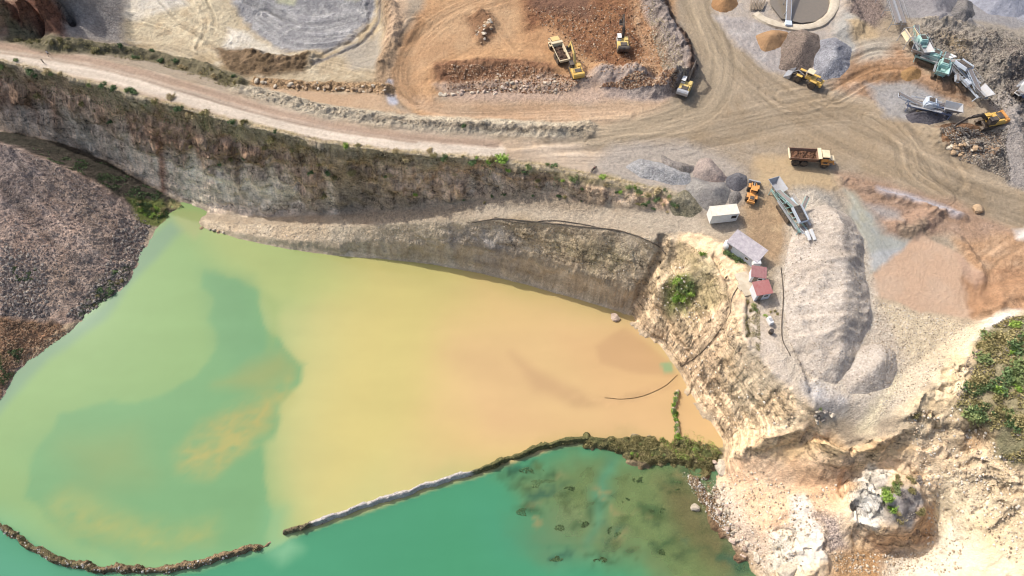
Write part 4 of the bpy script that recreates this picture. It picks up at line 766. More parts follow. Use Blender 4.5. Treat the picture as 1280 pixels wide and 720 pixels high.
heap('gravel_heap', 'bluish grey crushed stone cone at the top right corner', [(1206,-60),(1300,-60),(1300,5),(1272,22),(1235,18),(1210,0)], 6.5, .6, (172,174,184), (160,162,172), peb=.15, rough=.08, seed=14)
heap('gravel_heap', 'small dark cone between the two big grey heaps at the top right', [(1190,0),(1215,2),(1220,18),(1205,28),(1188,20)], 2.8, .7, (140,134,128), (122,118,116), peb=.6, seed=15)
heap('feed_heap', 'dark grey fine stone spilled below the blue crusher', [(1132,145),(1150,132),(1180,128),(1194,138),(1185,150),(1160,156),(1138,154)], 2.0, .6, (112,108,112), (96,92,98), peb=.5, seed=16)
heap('feed_heap', 'brown dug earth beneath the arm of the orange excavator', [(1176,158),(1200,152),(1225,158),(1222,172),(1196,180),(1176,176)], 1.8, .6, (146,108,74), (122,90,62), peb=.9, rough=.35, seed=17)
heap('gravel_heap', 'rounded pale gravel lobe at the lower right end of the long stockpile', [(1052,478),(1058,450),(1076,434),(1100,430),(1120,440),(1124,462),(1112,484),(1080,494),(1060,490)], 5.6, .72, (216,202,184), (204,188,168), peb=.4, rough=.12, seed=18)
heap('feed_heap', 'ochre mud heap at the foot of the teal crusher', [(1125,92),(1140,82),(1152,88),(1150,100),(1132,102)], 1.8, .7, (184,142,84), (160,120,70), peb=.2, seed=19)

# ---------------------------------------------------------------- earth movers
def excavator(label, px, to, body=YEL, cw=YEL, cabm=WHT, boom_a=50, stick_a=-70, slew=0, sc=1., boomc=None):
    t = thing('excavator', label, 'excavator', px, to); t.scale = (sc,)*3; boomc = boomc or body
    for s in (-1, 1):
        k = part('track', TRK, t, lambda m: m.prism([(-2.2,.25),(-1.9,0),(1.9,0),(2.2,.25),(2.2,.6),(1.9,.88),(-1.9,.88),(-2.2,.6)], s*1.0-.3+(0 if s > 0 else 0), s*1.0+.3))
    part('undercarriage', DRK, t, lambda m: (m.box((0,0,.55), (2.6,1.5,.5)), m.cyl((0,0,.75), (0,0,1.1), .7)))
    r = R(slew)
    part('house', body, t, lambda m: (m.box((-.6,0,1.55), (3.3,2.6,.85)), m.box((.6,-.85,2.05), (1.3,.85,.35)), m.box((-1.1,0,2.05), (1.6,2.3,.25))))
    part('counterweight', cw, t, lambda m: m.prism([(-2.95,1.25),(-2.2,1.1),(-2.2,2.35),(-2.75,2.3),(-3.0,2.0)], -1.3, 1.3))
    part('engine_hood', DRK, t, lambda m: (m.box((-1.5,-.1,2.25), (1.1,1.5,.2)), m.cyl((-1.0,-.8,2.2), (-1.0,-.8,2.7), .07)))
    part('handrail', DRK, t, lambda m: m.tube([(-2.1,-1.2,2.3),(-2.1,-1.2,2.85),(.9,-1.2,2.7),(.9,-1.2,2.1)], .035)); part('handrail', DRK, t, lambda m: m.tube([(-2.1,1.2,2.3),(-2.1,1.2,2.85),(-.3,1.2,2.85)], .035))
    c = part('cab', cabm, t, lambda m: (m.box((.65,.85,2.0), (1.5,.95,1.1)), m.box((.65,.85,2.85), (1.5,.95,.12))))
    part('cab_window', GLS, c, lambda m: m.box((.68,.86,2.62), (1.5,.98,.42), bev=.02))
    a = R(boom_a); b0 = Vector((.9, -.1, 1.7)); b1 = b0+Vector((cos(a+.25), 0, sin(a+.25)))*2.6; b2 = b1+Vector((cos(a-.45), 0, sin(a-.45)))*2.9
    def bm_(m):
        n1 = Vector((-sin(a), 0, cos(a)))
        m.prism([(b0.x, b0.z-.25), (b1.x+.35, b1.z-.3), (b2.x, b2.z-.15), (b2.x, b2.z+.15), (b1.x-.1, b1.z+.35), (b0.x, b0.z+.25)], -.3, .1)
    part('boom', boomc, t, bm_)
    q = R(stick_a); b3 = b2+Vector((cos(q), 0, sin(q)))*2.7; bb = b2-Vector((cos(q), 0, sin(q)))*.7
    part('stick', boomc, t, lambda m: m.beam(bb, b3, .26, .36))
    def cyls(m):
        for yy in (-.42, .22): m.cyl((1.5, yy, 1.6), (b1.x, yy, b1.z-.1), .08)
        m.cyl((b1.x, -.1, b1.z+.5), (bb.x, -.1, bb.z), .08); m.cyl((b2.x+.1, -.1, b2.z+.3), (b3.x, -.1, b3.z+.45), .07)
    part('hydraulic_ram', DRK, t, cyls)
    part('bucket', DRK, t, lambda m: m.prism([(b3.x+.3, b3.z+.1), (b3.x+.2, b3.z-.7), (b3.x-.35, b3.z-1.0), (b3.x-.85, b3.z-.75), (b3.x-.6, b3.z-.55), (b3.x-.3, b3.z-.5), (b3.x-.05, b3.z+.1)], -.65, .45))
    return t
def wheel(m, x, y, r=.85, w=.6): m.cyl((x, y-w/2, r), (x, y+w/2, r), r, n=20)
def wheels(t, xs, yo, r=.85, w=.6, rim=YEL):
    for x in xs:
        for s in (-1, 1):
            o = part('wheel', BLK, t, lambda m: (wheel(m, x, s*yo, r, w), [m.beam((x+r*.94*cos(a), s*yo-w/2, r+r*.94*sin(a)), (x+r*1.0*cos(a), s*yo+w/2, r+r*1.0*sin(a)), .12, .1) for a in np.linspace(0, 2*pi, 17)[:-1]]))
            part('rim', rim, o, lambda m: m.cyl((x, s*(yo+w/2-.05), r), (x, s*(yo+w/2+.04), r), r*.48))
def haul_truck(label, px, to, bed=RUST, cabc=ORA, hood=PALE, sc=1., loadc=(120,84,58)):
    t = thing('dump_truck', label, 'dump truck', px, to); t.scale = (sc,)*3
    wheels(t, (-3.4, -1.6, 2.6), 1.15, .8, .6, TRK)
    part('chassis', DRK, t, lambda m: (m.box((-1.4,0,1.1), (6.2,1.1,.4)), m.box((2.9,0,1.05), (3.0,1.2,.5)), m.cyl((1.2,0,1.1), (1.2,0,1.7), .4), m.box((1.25,0,1.5), (.7,1.6,.9))))
    def bed_(m):
        for s in (-1, 1): m.add([(-5.0,s*1.45,2.5),(-4.8,s*1.05,1.45),(.6,s*1.05,1.35),(.9,s*1.5,2.75),(-5.0,s*1.33,2.5),(-4.8,s*.95,1.5),(.5,s*.95,1.45),(.75,s*1.38,2.75)], [(0,1,2,3),(4,7,6,5),(0,3,7,4),(0,4,5,1),(1,5,6,2),(3,2,6,7)])
        m.add([(-4.8,-1.05,1.4),(-4.8,1.05,1.4),(.6,1.05,1.3),(.6,-1.05,1.3),(-4.8,-1.0,1.52),(-4.8,1.0,1.52),(.6,1.0,1.45),(.6,-1.0,1.45)], [(0,1,2,3),(4,7,6,5),(0,4,5,1),(2,6,7,3),(0,3,7,4),(1,5,6,2)])
        m.add([(.45,-1.05,1.4),(.45,1.05,1.4),(.9,1.48,2.9),(.9,-1.48,2.9),(.6,-1.05,1.4),(.6,1.05,1.4),(1.05,1.5,2.9),(1.05,-1.5,2.9)], [(0,1,2,3),(4,7,6,5),(0,4,5,1),(2,6,7,3),(0,3,7,4),(1,5,6,2)])
        for x in (-4,-3,-2,-1,0):
            for s in (-1, 1): m.beam((x, s*1.08, 1.4), (x, s*1.5, 2.55), .12)
    part('dump_body', bed, t, bed_)
    part('tail_lip', PALE, t, lambda m: m.box((-5.05,0,2.25), (.35,2.9,.3), (0,.3,0))); part('headboard', PALE, t, lambda m: m.prism([(.7,2.8),(1.15,2.9),(1.45,3.0),(1.4,3.1),(.7,2.98)], -1.5, 1.5))
    # the load of broken rock
    gx_, gy_ = np.meshgrid(np.linspace(-4.6, .45, 34), np.linspace(-1.15, 1.15, 16)); hz = 1.9+.45*(1-(gy_/1.2)**2)*np.clip(1-((gx_+2)/3.2)**2, 0, 1)+.28*vnoise(gx_*2.6, gy_*2.6, 5)+.1*vnoise(gx_*6, gy_*6, 8)
    i_ = np.arange(gx_.size).reshape(gx_.shape); F_ = np.stack([i_[:-1,:-1], i_[:-1,1:], i_[1:,1:], i_[1:,:-1]], -1).reshape(-1, 4)
    me = fast_mesh('load', np.stack([gx_, gy_, hz], -1).reshape(-1, 3), F_, False); cc = alb(loadc)*(1+.9*(rng.random((gx_.size, 1))-.35)); set_cols(me, np.clip(cc, .01, .9), np.full(gx_.size, 1.)); link_mesh('load', me, EARTH, t)
    c = part('cab', cabc, t, lambda m: (m.box((2.35,0,1.95), (1.35,2.1,1.1)), m.box((3.75,0,1.5), (1.6,1.7,.7), taper=.85), m.box((2.6,1.25,1.35), (1.7,.55,.25)), m.box((2.6,-1.25,1.35), (1.7,.55,.25)), m.box((4.5,0,1.1), (.3,2.1,.4))))
    part('roof', hood, c, lambda m: (m.box((2.35,0,3.02), (1.55,2.1,.16)), m.box((3.7,0,1.93), (1.4,1.35,.14))))
    part('windscreen', GLS, c, lambda m: m.box((2.35,0,2.7), (1.36,2.02,.5), bev=.03))
    for s in (-1, 1): part('mirror', DRK, c, lambda m: m.beam((3.0, s*1.05, 2.7), (3.5, s*1.55, 2.7), .08)); part('headlight', WHT, c, lambda m: m.box((4.6, s*.7, 1.35), (.12,.35,.22)))
    return t
def loader(label, px, to, body=YEL, roof=PALE, sc=1., lift=.6):
    t = thing('wheel_loader', label, 'wheel loader', px, to); t.scale = (sc,)*3
    wheels(t, (-1.7, 1.55), 1.1, .85, .65, TRK)
    part('rear_body', body, t, lambda m: (m.box((-2.0,0,1.55), (2.6,1.5,1.0), taper=.92), m.box((-1.7,1.05,1.85), (1.5,.6,.15)), m.box((-1.7,-1.05,1.85), (1.5,.6,.15)), m.box((-3.35,0,1.3), (.45,1.9,.8))))
    part('engine_grille', DRK, t, lambda m: m.box((-2.5,0,2.1), (1.1,1.0,.14)))
    part('front_frame', DRK, t, lambda m: (m.box((.9,0,1.1), (2.0,.9,.8)), m.box((1.55,0,1.0), (.5,1.8,.5))))
    for s in (-1, 1): part('fender', body, t, lambda m: m.box((1.5, s*1.05, 1.85), (1.3,.6,.12)))
    c = part('cab', body, t, lambda m: (m.box((-.3,0,1.9), (1.3,1.45,.9)), m.box((-.3,0,2.55), (1.28,1.4,.12))))
    part('cab_window', GLS, c, lambda m: m.box((-.3,0,2.75), (1.25,1.38,.75), taper=.9, bev=.03)); part('roof', roof, c, lambda m: m.box((-.3,0,3.2), (1.5,1.55,.15)))
    z = lift
    for s in (-1, 1): part('lift_arm', DRK if body is YEL else body, t, lambda m: (m.beam((.8, s*.5, 1.9), (2.4, s*.5, 1.5+z*.3), .2, .34), m.beam((2.4, s*.5, 1.5+z*.3), (3.3, s*.5, .6+z), .2, .3)))
    part('tilt_ram', GRY, t, lambda m: (m.cyl((.9,0,1.7), (2.3,0,2.1), .09), m.beam((2.3,0,2.2), (3.2,0,1.1+z), .14)))
    part('bucket', GRY, t, lambda m: (m.prism([(3.1,.3+z),(3.2,1.3+z),(3.35,1.35+z),(3.3,.45+z),(3.55,.2+z),(4.6,.15+z),(4.6,.05+z),(3.4,.02+z)], -1.45, 1.45), m.prism([(3.15,.2+z),(3.25,1.3+z),(4.5,.15+z)], -1.45, -1.37), m.prism([(3.15,.2+z),(3.25,1.3+z),(4.5,.15+z)], 1.37, 1.45)))
    return t
excavator('yellow and white excavator alone on the brown bench with its arm raised', (777,60), (773,25), PYEL, DRK, WHT, 52, -62, boomc=DRK)
excavator('yellow excavator swinging its boom over the cream dump truck', (719,92), (703,52), YEL, YEL, DRK, 42, -60, boomc=PYEL)
excavator('pale excavator parked alone on the bare yard left of the crossing tracks', (855,115), (866,88), PYEL, GRY, WHT, 38, -55, boomc=DRK)
excavator('orange tailed excavator reaching left over dug earth in front of the plant', (1233,157), (1172,166), YEL, ORA, DRK, 24, -42, 0, 1.12, DRK)
haul_truck('loaded orange dump truck crossing the open yard alone', (1012,203), (1046,206), RUST, ORA, PALE)
haul_truck('cream dump truck standing under the excavator boom in the orange pit', (697,68), (686,46), PALE, PALE, TUB, .92, (110,84,66))
loader('yellow wheel loader with big tyres and lowered bucket beside the gravel heaps', (1006,103), (985,93), YEL, PALE, 1.05, .05)
loader('compact orange loader pushing its bucket away from the camera near the screening machine', (939,244), (943,224), ORA, ORA, .82, .5)

# ---------------------------------------------------------------- crushing and screening plant
def lattice(m, a, b, w=1.0, d=.5, n=8, s=.09):
    a = Vector(a); b = Vector(b); q = (b-a).to_track_quat('X', 'Z'); P = lambda k, y, z: a+(b-a)*(k/n)+q @ Vector((0, y, z))
    for y in (-w/2, w/2):
        m.beam(P(0, y, 0), P(n, y, 0), s); m.beam(P(0, y, -d), P(n, y, -d), s)
        for k in range(n): m.beam(P(k, y, 0 if k % 2 else -d), P(k+1, y, -d if k % 2 else 0), s*.7)
    for k in range(n+1): m.beam(P(k, -w/2, -d), P(k, w/2, -d), s*.7)
def conveyor(t, a, b, w=.9, n=8, fr=GRY, belt=BELT, legs=True):
    a = Vector(a); b = Vector(b)
    o = part('conveyor', fr, t, lambda m: lattice(m, a, b, w+.2, .5, n)); off = Vector((0, 0, .06))
    part('belt', belt, o, lambda m: m.beam(a+off, b+off, w, .08))
    part('head_drum', DRK, o, lambda m: m.cyl(b+Vector((0, -w/2, -.12)) if abs((b-a).x) > abs((b-a).y) else b+Vector((-w/2, 0, -.12)), b+Vector((0, w/2, -.12)) if abs((b-a).x) > abs((b-a).y) else b+Vector((w/2, 0, -.12)), .2))
    return o
def mobile_plant(name, label, cat, px, to, L_=13., body=LBLU, accent=TEAL, hop=GRY, kind='screen', sc=1.):
    t = thing(name, label, cat, px, to); t.scale = (sc,)*3; h = L_/2
    for s in (-1, 1): part('track', TRK, t, lambda m: m.prism([(-2.4,.3),(-2.1,0),(1.9,0),(2.2,.3),(2.2,.7),(1.9,.95),(-2.1,.95),(-2.4,.7)], s*1.15-.25, s*1.15+.25))
    part('chassis', accent, t, lambda m: (m.beam((-h+1.5,-.8,1.3), (h-2,-.8,1.3), .25, .4), m.beam((-h+1.5,.8,1.3), (h-2,.8,1.3), .25, .4), [m.beam((x,-.8,1.3), (x,.8,1.3), .18) for x in np.arange(-h+1.6, h-2, 1.3)]))
    def hop_(m):   # flared feed hopper at the tail
        x0, x1 = -h, -h+3.6
        for s in (-1, 1): m.add([(x0,s*1.35,3.1),(x1,s*1.35,3.1),(x1-.2,s*.6,2.0),(x0+.5,s*.6,2.0),(x0,s*1.25,3.1),(x1,s*1.25,3.1),(x1-.2,s*.5,2.0),(x0+.5,s*.5,2.0)], [(0,1,2,3),(7,6,5,4),(0,4,5,1),(3,2,6,7),(0,3,7,4),(1,5,6,2)])
        m.add([(x0,-1.3,3.1),(x0,1.3,3.1),(x0+.5,.55,2.0),(x0+.5,-.55,2.0),(x0+.1,-1.25,3.1),(x0+.1,1.25,3.1),(x0+.6,.5,2.0),(x0+.6,-.5,2.0)], [(0,1,2,3),(7,6,5,4),(0,4,5,1),(3,2,6,7),(0,3,7,4),(1,5,6,2)])
        m.box(((x0+x1)/2,0,1.9), (3.1,1.1,.12)); [m.beam((x, s*.7, 1.4), (x, s*1.2, 2.9), .1) for x in (x0+.7, x0+1.8, x0+2.9) for s in (-1, 1)]
    part('feed_hopper', hop, t, hop_)
    if kind == 'screen':
        conveyor(t, (-h+2.6,0,1.9), (1.2,0,3.9), .85, 8, accent); part('screen_box', body, t, lambda m: (m.box((2.6,.0,3.3), (3.6,1.7,.7), (0,.2,0)), m.beam((.9,-.95,3.9), (4.3,-.95,3.2), .14, .8), m.beam((.9,.95,3.9), (4.3,.95,3.2), .14, .8)))
        part('screen_deck', DRK, t, lambda m: (m.box((2.6,0,3.72), (3.4,1.5,.08), (0,.2,0)), [m.beam((1.2+k*.55,-.75,4.05-k*.11), (1.2+k*.55,.75,4.05-k*.11), .06) for k in range(6)]))
        part('discharge_chute', WHT, t, lambda m: (m.box((h-.2,.5,2.5), (2.3,.62,.35), (0,.35,0)), m.box((h-.3,-.5,2.55), (2.0,.62,.35), (0,.35,0))))
        conveyor(t, (2.0,1.0,1.8), (-.8,3.9,3.2), .6, 6, accent); conveyor(t, (h-3,0,1.6), (h+.2,0,2.2), .7, 5, body)
    else:
        part('crusher_box', body, t, lambda m: (m.box((.2,0,2.5), (2.3,1.9,1.7)), m.box((.2,0,3.45), (1.9,1.5,.25)), m.cyl((.4,-1.25,2.6), (.4,-.95,2.6), .75), m.cyl((.4,1.25,2.6), (.4,.95,2.6), .75)))
        part('screen_deck', DRK, t, lambda m: (m.box((.2,0,3.6), (1.0,1.2,.1)), [m.beam((-.4+k*.4,-.7,3.64), (-.4+k*.4,.7,3.64), .06) for k in range(4)]))
        conveyor(t, (.5,0,1.2), (h+.4,0,3.3), .9, 8, body)
    part('power_pack', body, t, lambda m: (m.box((-.9,-.2,1.95) if kind != 'screen' else (-1.2,1.05,1.9), (1.8,1.0,1.0)), m.cyl((-1.2,-.6,2.4), (-1.2,-.6,3.1), .09)))
    def rail(m):
        for s in (-1, 1):
            y = s*1.55; m.beam((-2.5,y,2.1), (h-2.5,y,2.1), .45, .06)
            for x in np.arange(-2.5, h-2.4, 1.1): m.beam((x,y*1.12,2.1), (x,y*1.12,3.1), .05)
            m.beam((-2.5,y*1.12,3.1), (h-2.5,y*1.12,3.1), .06); m.beam((-2.5,y*1.12,2.6), (h-2.5,y*1.12,2.6), .05)
    part('walkway', GRY, t, rail)
    part('panel', accent, t, lambda m: [m.box((x, s*1.0, 1.75), (.9,.12,.55), bev=.02) for x in (-1.8, -.6, .8) for s in (-1, 1)])
    part('hose_bundle', HOSE, t, lambda m: [m.tube([(-h+2.5, y, 1.6), (-1, y*1.3, 2.2), (1, y, 1.7), (h-2.5, y*.8, 2.0)], .05) for y in (-.95, .95, .7)])
    part('support_leg', accent, t, lambda m: [m.beam((x, s*.9, 1.3), (x+.2, s*1.3, 0), .14) for x in (-h+1.7, h-2.4) for s in (-1, 1)])
    return t
mobile_plant('screening_machine', 'pale green tracked screening machine with twin white chutes beside the cream stockpile', 'screening machine', (984,268), (1003,298), 15, LBLU, TEAL, GRY)
mobile_plant('crusher', 'teal crusher tucked under the end of the long twin railed conveyor', 'crusher', (1146,62), (1138,46), 9, TEAL, TEAL, GRY, 'crush', .95)
mobile_plant('crusher', 'teal crusher lying sideways in the middle of the machine chain', 'crusher', (1160,80), (1192,90), 10, TEAL, TEAL, GRY, 'crush')
mobile_plant('crusher', 'short upright teal crusher nearest the ochre mud heap', 'crusher', (1172,93), (1178,78), 6.5, TEAL, TEAL, TEAL, 'crush')
mobile_plant('screening_machine', 'pale lilac grey screening machine at the lower end of the machine chain', 'screening machine', (1203,106), (1182,72), 14, LBLU, LBLU, GRY)
mobile_plant('crusher', 'blue and white crusher standing left of the orange tailed excavator', 'crusher', (1156,140), (1122,133), 13, LBLU, BLUE, GRY, 'crush')
mobile_plant('crusher', 'blue and white machine cut off by the right edge', 'crusher', (1276,119), (1262,128), 8, WHT, BLUE, BLUE, 'crush')
t = thing('belt_conveyor', 'long twin railed belt conveyor coming in from the top edge to the first crusher', 'conveyor', (1118,40), (1096,0))
for s in (-1, 1): conveyor(t, (-.5, s*.75, 3.0), (17, s*.75, 5.2), .7, 16, GRY)
part('trestle', GRY, t, lambda m: [(m.beam((x, -1.2, 3.0+x*.12), (x-.3, -1.5, 0), .14), m.beam((x, 1.2, 3.0+x*.12), (x-.3, 1.5, 0), .14), m.beam((x, -1.3, 1.4), (x, 1.3, 1.4), .1)) for x in (1, 6, 11, 16)])
part('walkway', GRY, t, lambda m: (m.beam((0,0,3.1), (17,0,5.3), .35, .05), m.beam((0,-1.5,4.0), (17,-1.5,6.2), .06)))
t = thing('feed_bin', 'cream railed feed bin between the long conveyor and the teal crusher', 'hopper', (1131,57), (1120,40))
part('bin', PALE, t, lambda m: [m.add([(-1.6*sx if i else -1.5*sx, 0, 0) for i in ()], []) or m.box((1.5*sx, 0, 2.9), (.12,2.6,1.5), (0,-.3*sx,0)) or m for sx in (-1, 1)])
part('bin_side', PALE, t, lambda m: [m.box((0, 1.25*s, 2.9), (3.0,.12,1.5), (.3*s,0,0)) for s in (-1, 1)])
part('frame', GRY, t, lambda m: [m.beam((x, y, 0), (x, y, 3.6), .14) for x in (-1.6, 1.6) for y in (-1.4, 1.4)]+[m.beam((-1.6, y, 3.6), (1.6, y, 3.6), .1) for y in (-1.4, 1.4)]+[m.beam((x, -1.4, 3.6), (x, 1.4, 3.6), .1) for x in (-1.6, 1.6)])
t = thing('belt_conveyor', 'single grey belt conveyor reaching over the round pale walled basin', 'conveyor', (984,32), (982,0))
conveyor(t, (0, 0, .8), (15, 0, 5.0), .9, 12, LBLU); part('trestle', GRY, t, lambda m: [(m.beam((x, -.6, .8+x*.28), (x, -1.0, 0), .14), m.beam((x, .6, .8+x*.28), (x, 1.0, 0), .14)) for x in (3, 7, 11)]); part('tail_box', LBLU, t, lambda m: m.box((-.3,0,.7), (1.6,1.6,.8)))
# round basin wall
def arc_wall(pts, hw, h, mat, name):
    W = to_world(smooth_line(pts, 5)[:, :2], ground); n = len(W); v = []; f = []
    for i, p in enumerate(W):
        dd = W[min(i+1, n-1)]-W[max(i-1, 0)]; dd = dd/np.hypot(*dd); nn = np.array([-dd[1], dd[0]]); z = float(ground(*p)[0]); jj = 1+.12*vnoise(i*.7, 3., 4)
        for o_, zz in ((-hw*1.25, -.4), (-hw*jj, h*.8), (-hw*.5, h), (hw*.5, h*1.02), (hw*jj, h*.8), (hw*1.25, -.4)): q = p+nn*o_; v.append((q[0], q[1], z+zz))
    for i in range(n-1):
        for k in range(5): f.append((i*6+k, i*6+k+1, (i+1)*6+k+1, (i+1)*6+k))
    f += [tuple(range(6))[::-1], tuple((n-1)*6+k for k in range(6))]; c = np.mean(v, 0); m = MB(); m.add([Vector(p)-Vector(c) for p in v], f); o = m.build(name, mat, None); o.location = c; return o
tag(arc_wall([(944,18),(955,26),(975,33),(1000,36),(1022,32),(1037,20),(1043,5),(1042,-12)], .95, .6, CONC, 'basin_wall'), 'curved pale concrete wall round the basin at the top edge', 'wall')
P_ = to_world([(960,-20),(962,8),(975,26),(1000,31),(1020,28),(1033,16),(1038,0),(1036,-20)], ground); zz = float(ground(*P_.mean(0))[0])+.35
m = MB(); m.add([(x, y, zz) for x, y in P_], [tuple(range(len(P_)))]); tag(m.build('basin_water', paintmat('settling_water', (118,110,98), .12, 0, .2), None), kind='structure')  # dull water sheet; the shadow inside the wall is put into its colour
t = thing('timber_stack', 'jumble of grey brown timber posts left of the round basin', 'timber', (945,8), (955,8))
for k in range(9): part('post', paintmat('old_timber', (130,116,98), .9, 0, .6), t, lambda m: m.beam((-1.6+k*.35, -1.8, .25+.12*(k % 3)), (-1.2+k*.45, 1.9-.2*(k % 4), .8+.2*(k % 2)), .2))

# ---------------------------------------------------------------- sheds and cabins
t = thing('site_cabin', 'white box shaped portable cabin with a dusty flat roof at the yard edge', 'cabin', (901,273), (917,270))
part('wall', WHT, t, lambda m: (m.box((0,0,1.5), (5.6,2.4,2.5)), m.box((0,0,.16), (5.4,2.2,.3)))); part('roof', paintmat('dusty_roof', (226,218,202), .8, 0, .4), t, lambda m: m.box((0,0,2.82), (5.7,2.5,.14)))
w_ = part('window', DRK, t, lambda m: m.box((1.9,-1.215,1.8), (1.1,.04,.9), bev=.01)); part('pane', GLS, w_, lambda m: m.box((1.9,-1.24,1.8), (.9,.03,.7), bev=.01))
part('rib', WHT, t, lambda m: [m.box((x,-1.21,1.5), (.06,.05,2.3), bev=0) for x in np.arange(-2.4, 1.2, .6)])
def gable(name, label, px, to, l_, d_, h_, wallm, roofm, rise=.7, group=None, door=True, over=.2):
    t = thing(name, label, 'shed', px, to, group)
    part('wall', wallm, t, lambda m: m.add([(x, y, z) for x in (-l_/2, l_/2) for y, z in ((-d_/2, -.3), (-d_/2, h_), (d_/2, h_+rise), (d_/2, -.3))], [(0,1,2,3),(4,7,6,5),(0,4,5,1),(2,6,7,3),(1,5,6,2),(0,3,7,4)]))
    a = math.atan2(rise, d_); part('roof', roofm, t, lambda m: (m.box((0,0,h_+rise/2+.08), (l_+2*over, d_/cos(a)+2*over, .1), (a,0,0), bev=.02), [m.box((x,0,h_+rise/2+.145), (.07, d_/cos(a)+2*over, .04), (a,0,0), bev=0) for x in np.arange(-l_/2, l_/2+.1, .55)]))
    if door:
        o = part('door', paintmat('shed_door', (120,110,104), .7), t, lambda m: m.box((-l_/2+.9,-d_/2-.03,.95), (.8,.06,1.9), bev=0)); part('handle', GRY, o, lambda m: m.box((-l_/2+1.2,-d_/2-.08,1.0), (.06,.06,.15), bev=0))
        o = part('window', WHT, t, lambda m: m.box((l_*.2,-d_/2-.02,1.4), (.9,.06,.7), bev=0)); part('pane', GLS, o, lambda m: m.box((l_*.2,-d_/2-.06,1.4), (.72,.03,.52), bev=0))
    return t
gable('storage_shed', 'long shed with mottled purple grey roof and pale front wall behind dark green bushes', (929,317), (944,327), 6.8, 3.2, 2.3, GWAL, PUR, .5)
t = thing('water_tank', 'small white tank at the upper left end of the long shed', 'tank', (908,309), (912,312)); part('tank', WHT, t, lambda m: m.cyl((0,0,0), (0,0,1.9), .75, n=20), True); part('lid', WAL, t, lambda m: m.cyl((0,0,1.9), (0,0,2.05), .5, .3, n=16))
gable('hut', 'small white hut with a dull red roof next to the long shed', (944,348), (953,349), 2.5, 2.0, 2.1, WAL, DRED, .3, door=True)
gable('hut', 'hut with the brighter red roof and dark front, lowest of the row of sheds', (948,368), (958,366), 2.9, 2.5, 2.3, WAL, RED, .3, door=True)
t = thing('white_box', 'white cube tank on a stand above the dull red roofed hut', 'tank', (942,334), (950,334)); part('tank', WHT, t, lambda m: m.box((0,0,1.7), (1.5,1.3,1.2))); part('stand', GRY, t, lambda m: [m.beam((x, y, 0), (x, y, 1.1), .1) for x in (-.6, .6) for y in (-.5, .5)]); part('lid', WAL, t, lambda m: m.cyl((0,0,2.3), (0,0,2.4), .25))
t = thing('cement_pad', 'pale cement apron on the left of the two red roofed huts', 'pad', (932,355), (940,372)); part('slab', CONC, t, lambda m: m.box((0,0,.08), (5.2,2.6,.3), bev=.03)); part('step', CONC, t, lambda m: m.box((.5,-1.5,.05), (1.4,.5,.2), bev=.03))
t = thing('water_trough', 'small white tank among weeds below the sheds', 'tank', (961,403), (966,412)); part('tank', WHT, t, lambda m: m.box((0,0,.6), (1.5,.8,1.0), taper=.95)); part('lid', GRY, t, lambda m: m.box((0,0,1.14), (.7,.6,.08)))
t = thing('oil_drum', 'dark drum standing alone on pale gravel below the white tank', 'drum', (963,416), (970,416)); part('drum', DRK, t, lambda m: m.cyl((0,0,0), (0,0,.95), .42, n=18)); part('hoop', TRK, t, lambda m: [m.cyl((0,0,z), (0,0,z+.05), .45, n=18) for z in (.05, .3, .62, .88)])
# motorcycle on the cliff-top track
def bike(label, px, to):
    t = thing('motorcycle', label, 'motorcycle', px, to)
    for x in (-.65, .65):
        w_ = part('wheel', BLK, t, lambda m: [m.beam((x+.3*cos(a), 0, .31+.3*sin(a)), (x+.3*cos(a+.4), 0, .31+.3*sin(a+.4)), .1, .1) for a in np.arange(0, 6.28, .393)]); part('rim', GRY, w_, lambda m: m.cyl((x,-.04,.31), (x,.04,.31), .1))
    part('frame', DRK, t, lambda m: (m.tube([(-.65,0,.31),(-.2,0,.55),(.35,0,.75),(.65,0,.31)], .05), m.box((0,0,.4), (.45,.25,.35)))); part('tank', paintmat('maroon_paint', (92,40,40), .3), t, lambda m: m.box((.15,0,.82), (.5,.28,.22)))
    part('seat', BLK, t, lambda m: m.box((-.4,0,.8), (.7,.25,.12))); part('handlebar', DRK, t, lambda m: (m.tube([(.35,-.35,1.05),(.45,0,1.0),(.35,.35,1.05)], .03), m.beam((.45,0,1.0), (.62,0,.4), .07))); return t
bike('dark motorcycle parked on the cliff top track', (742,213), (748,208))
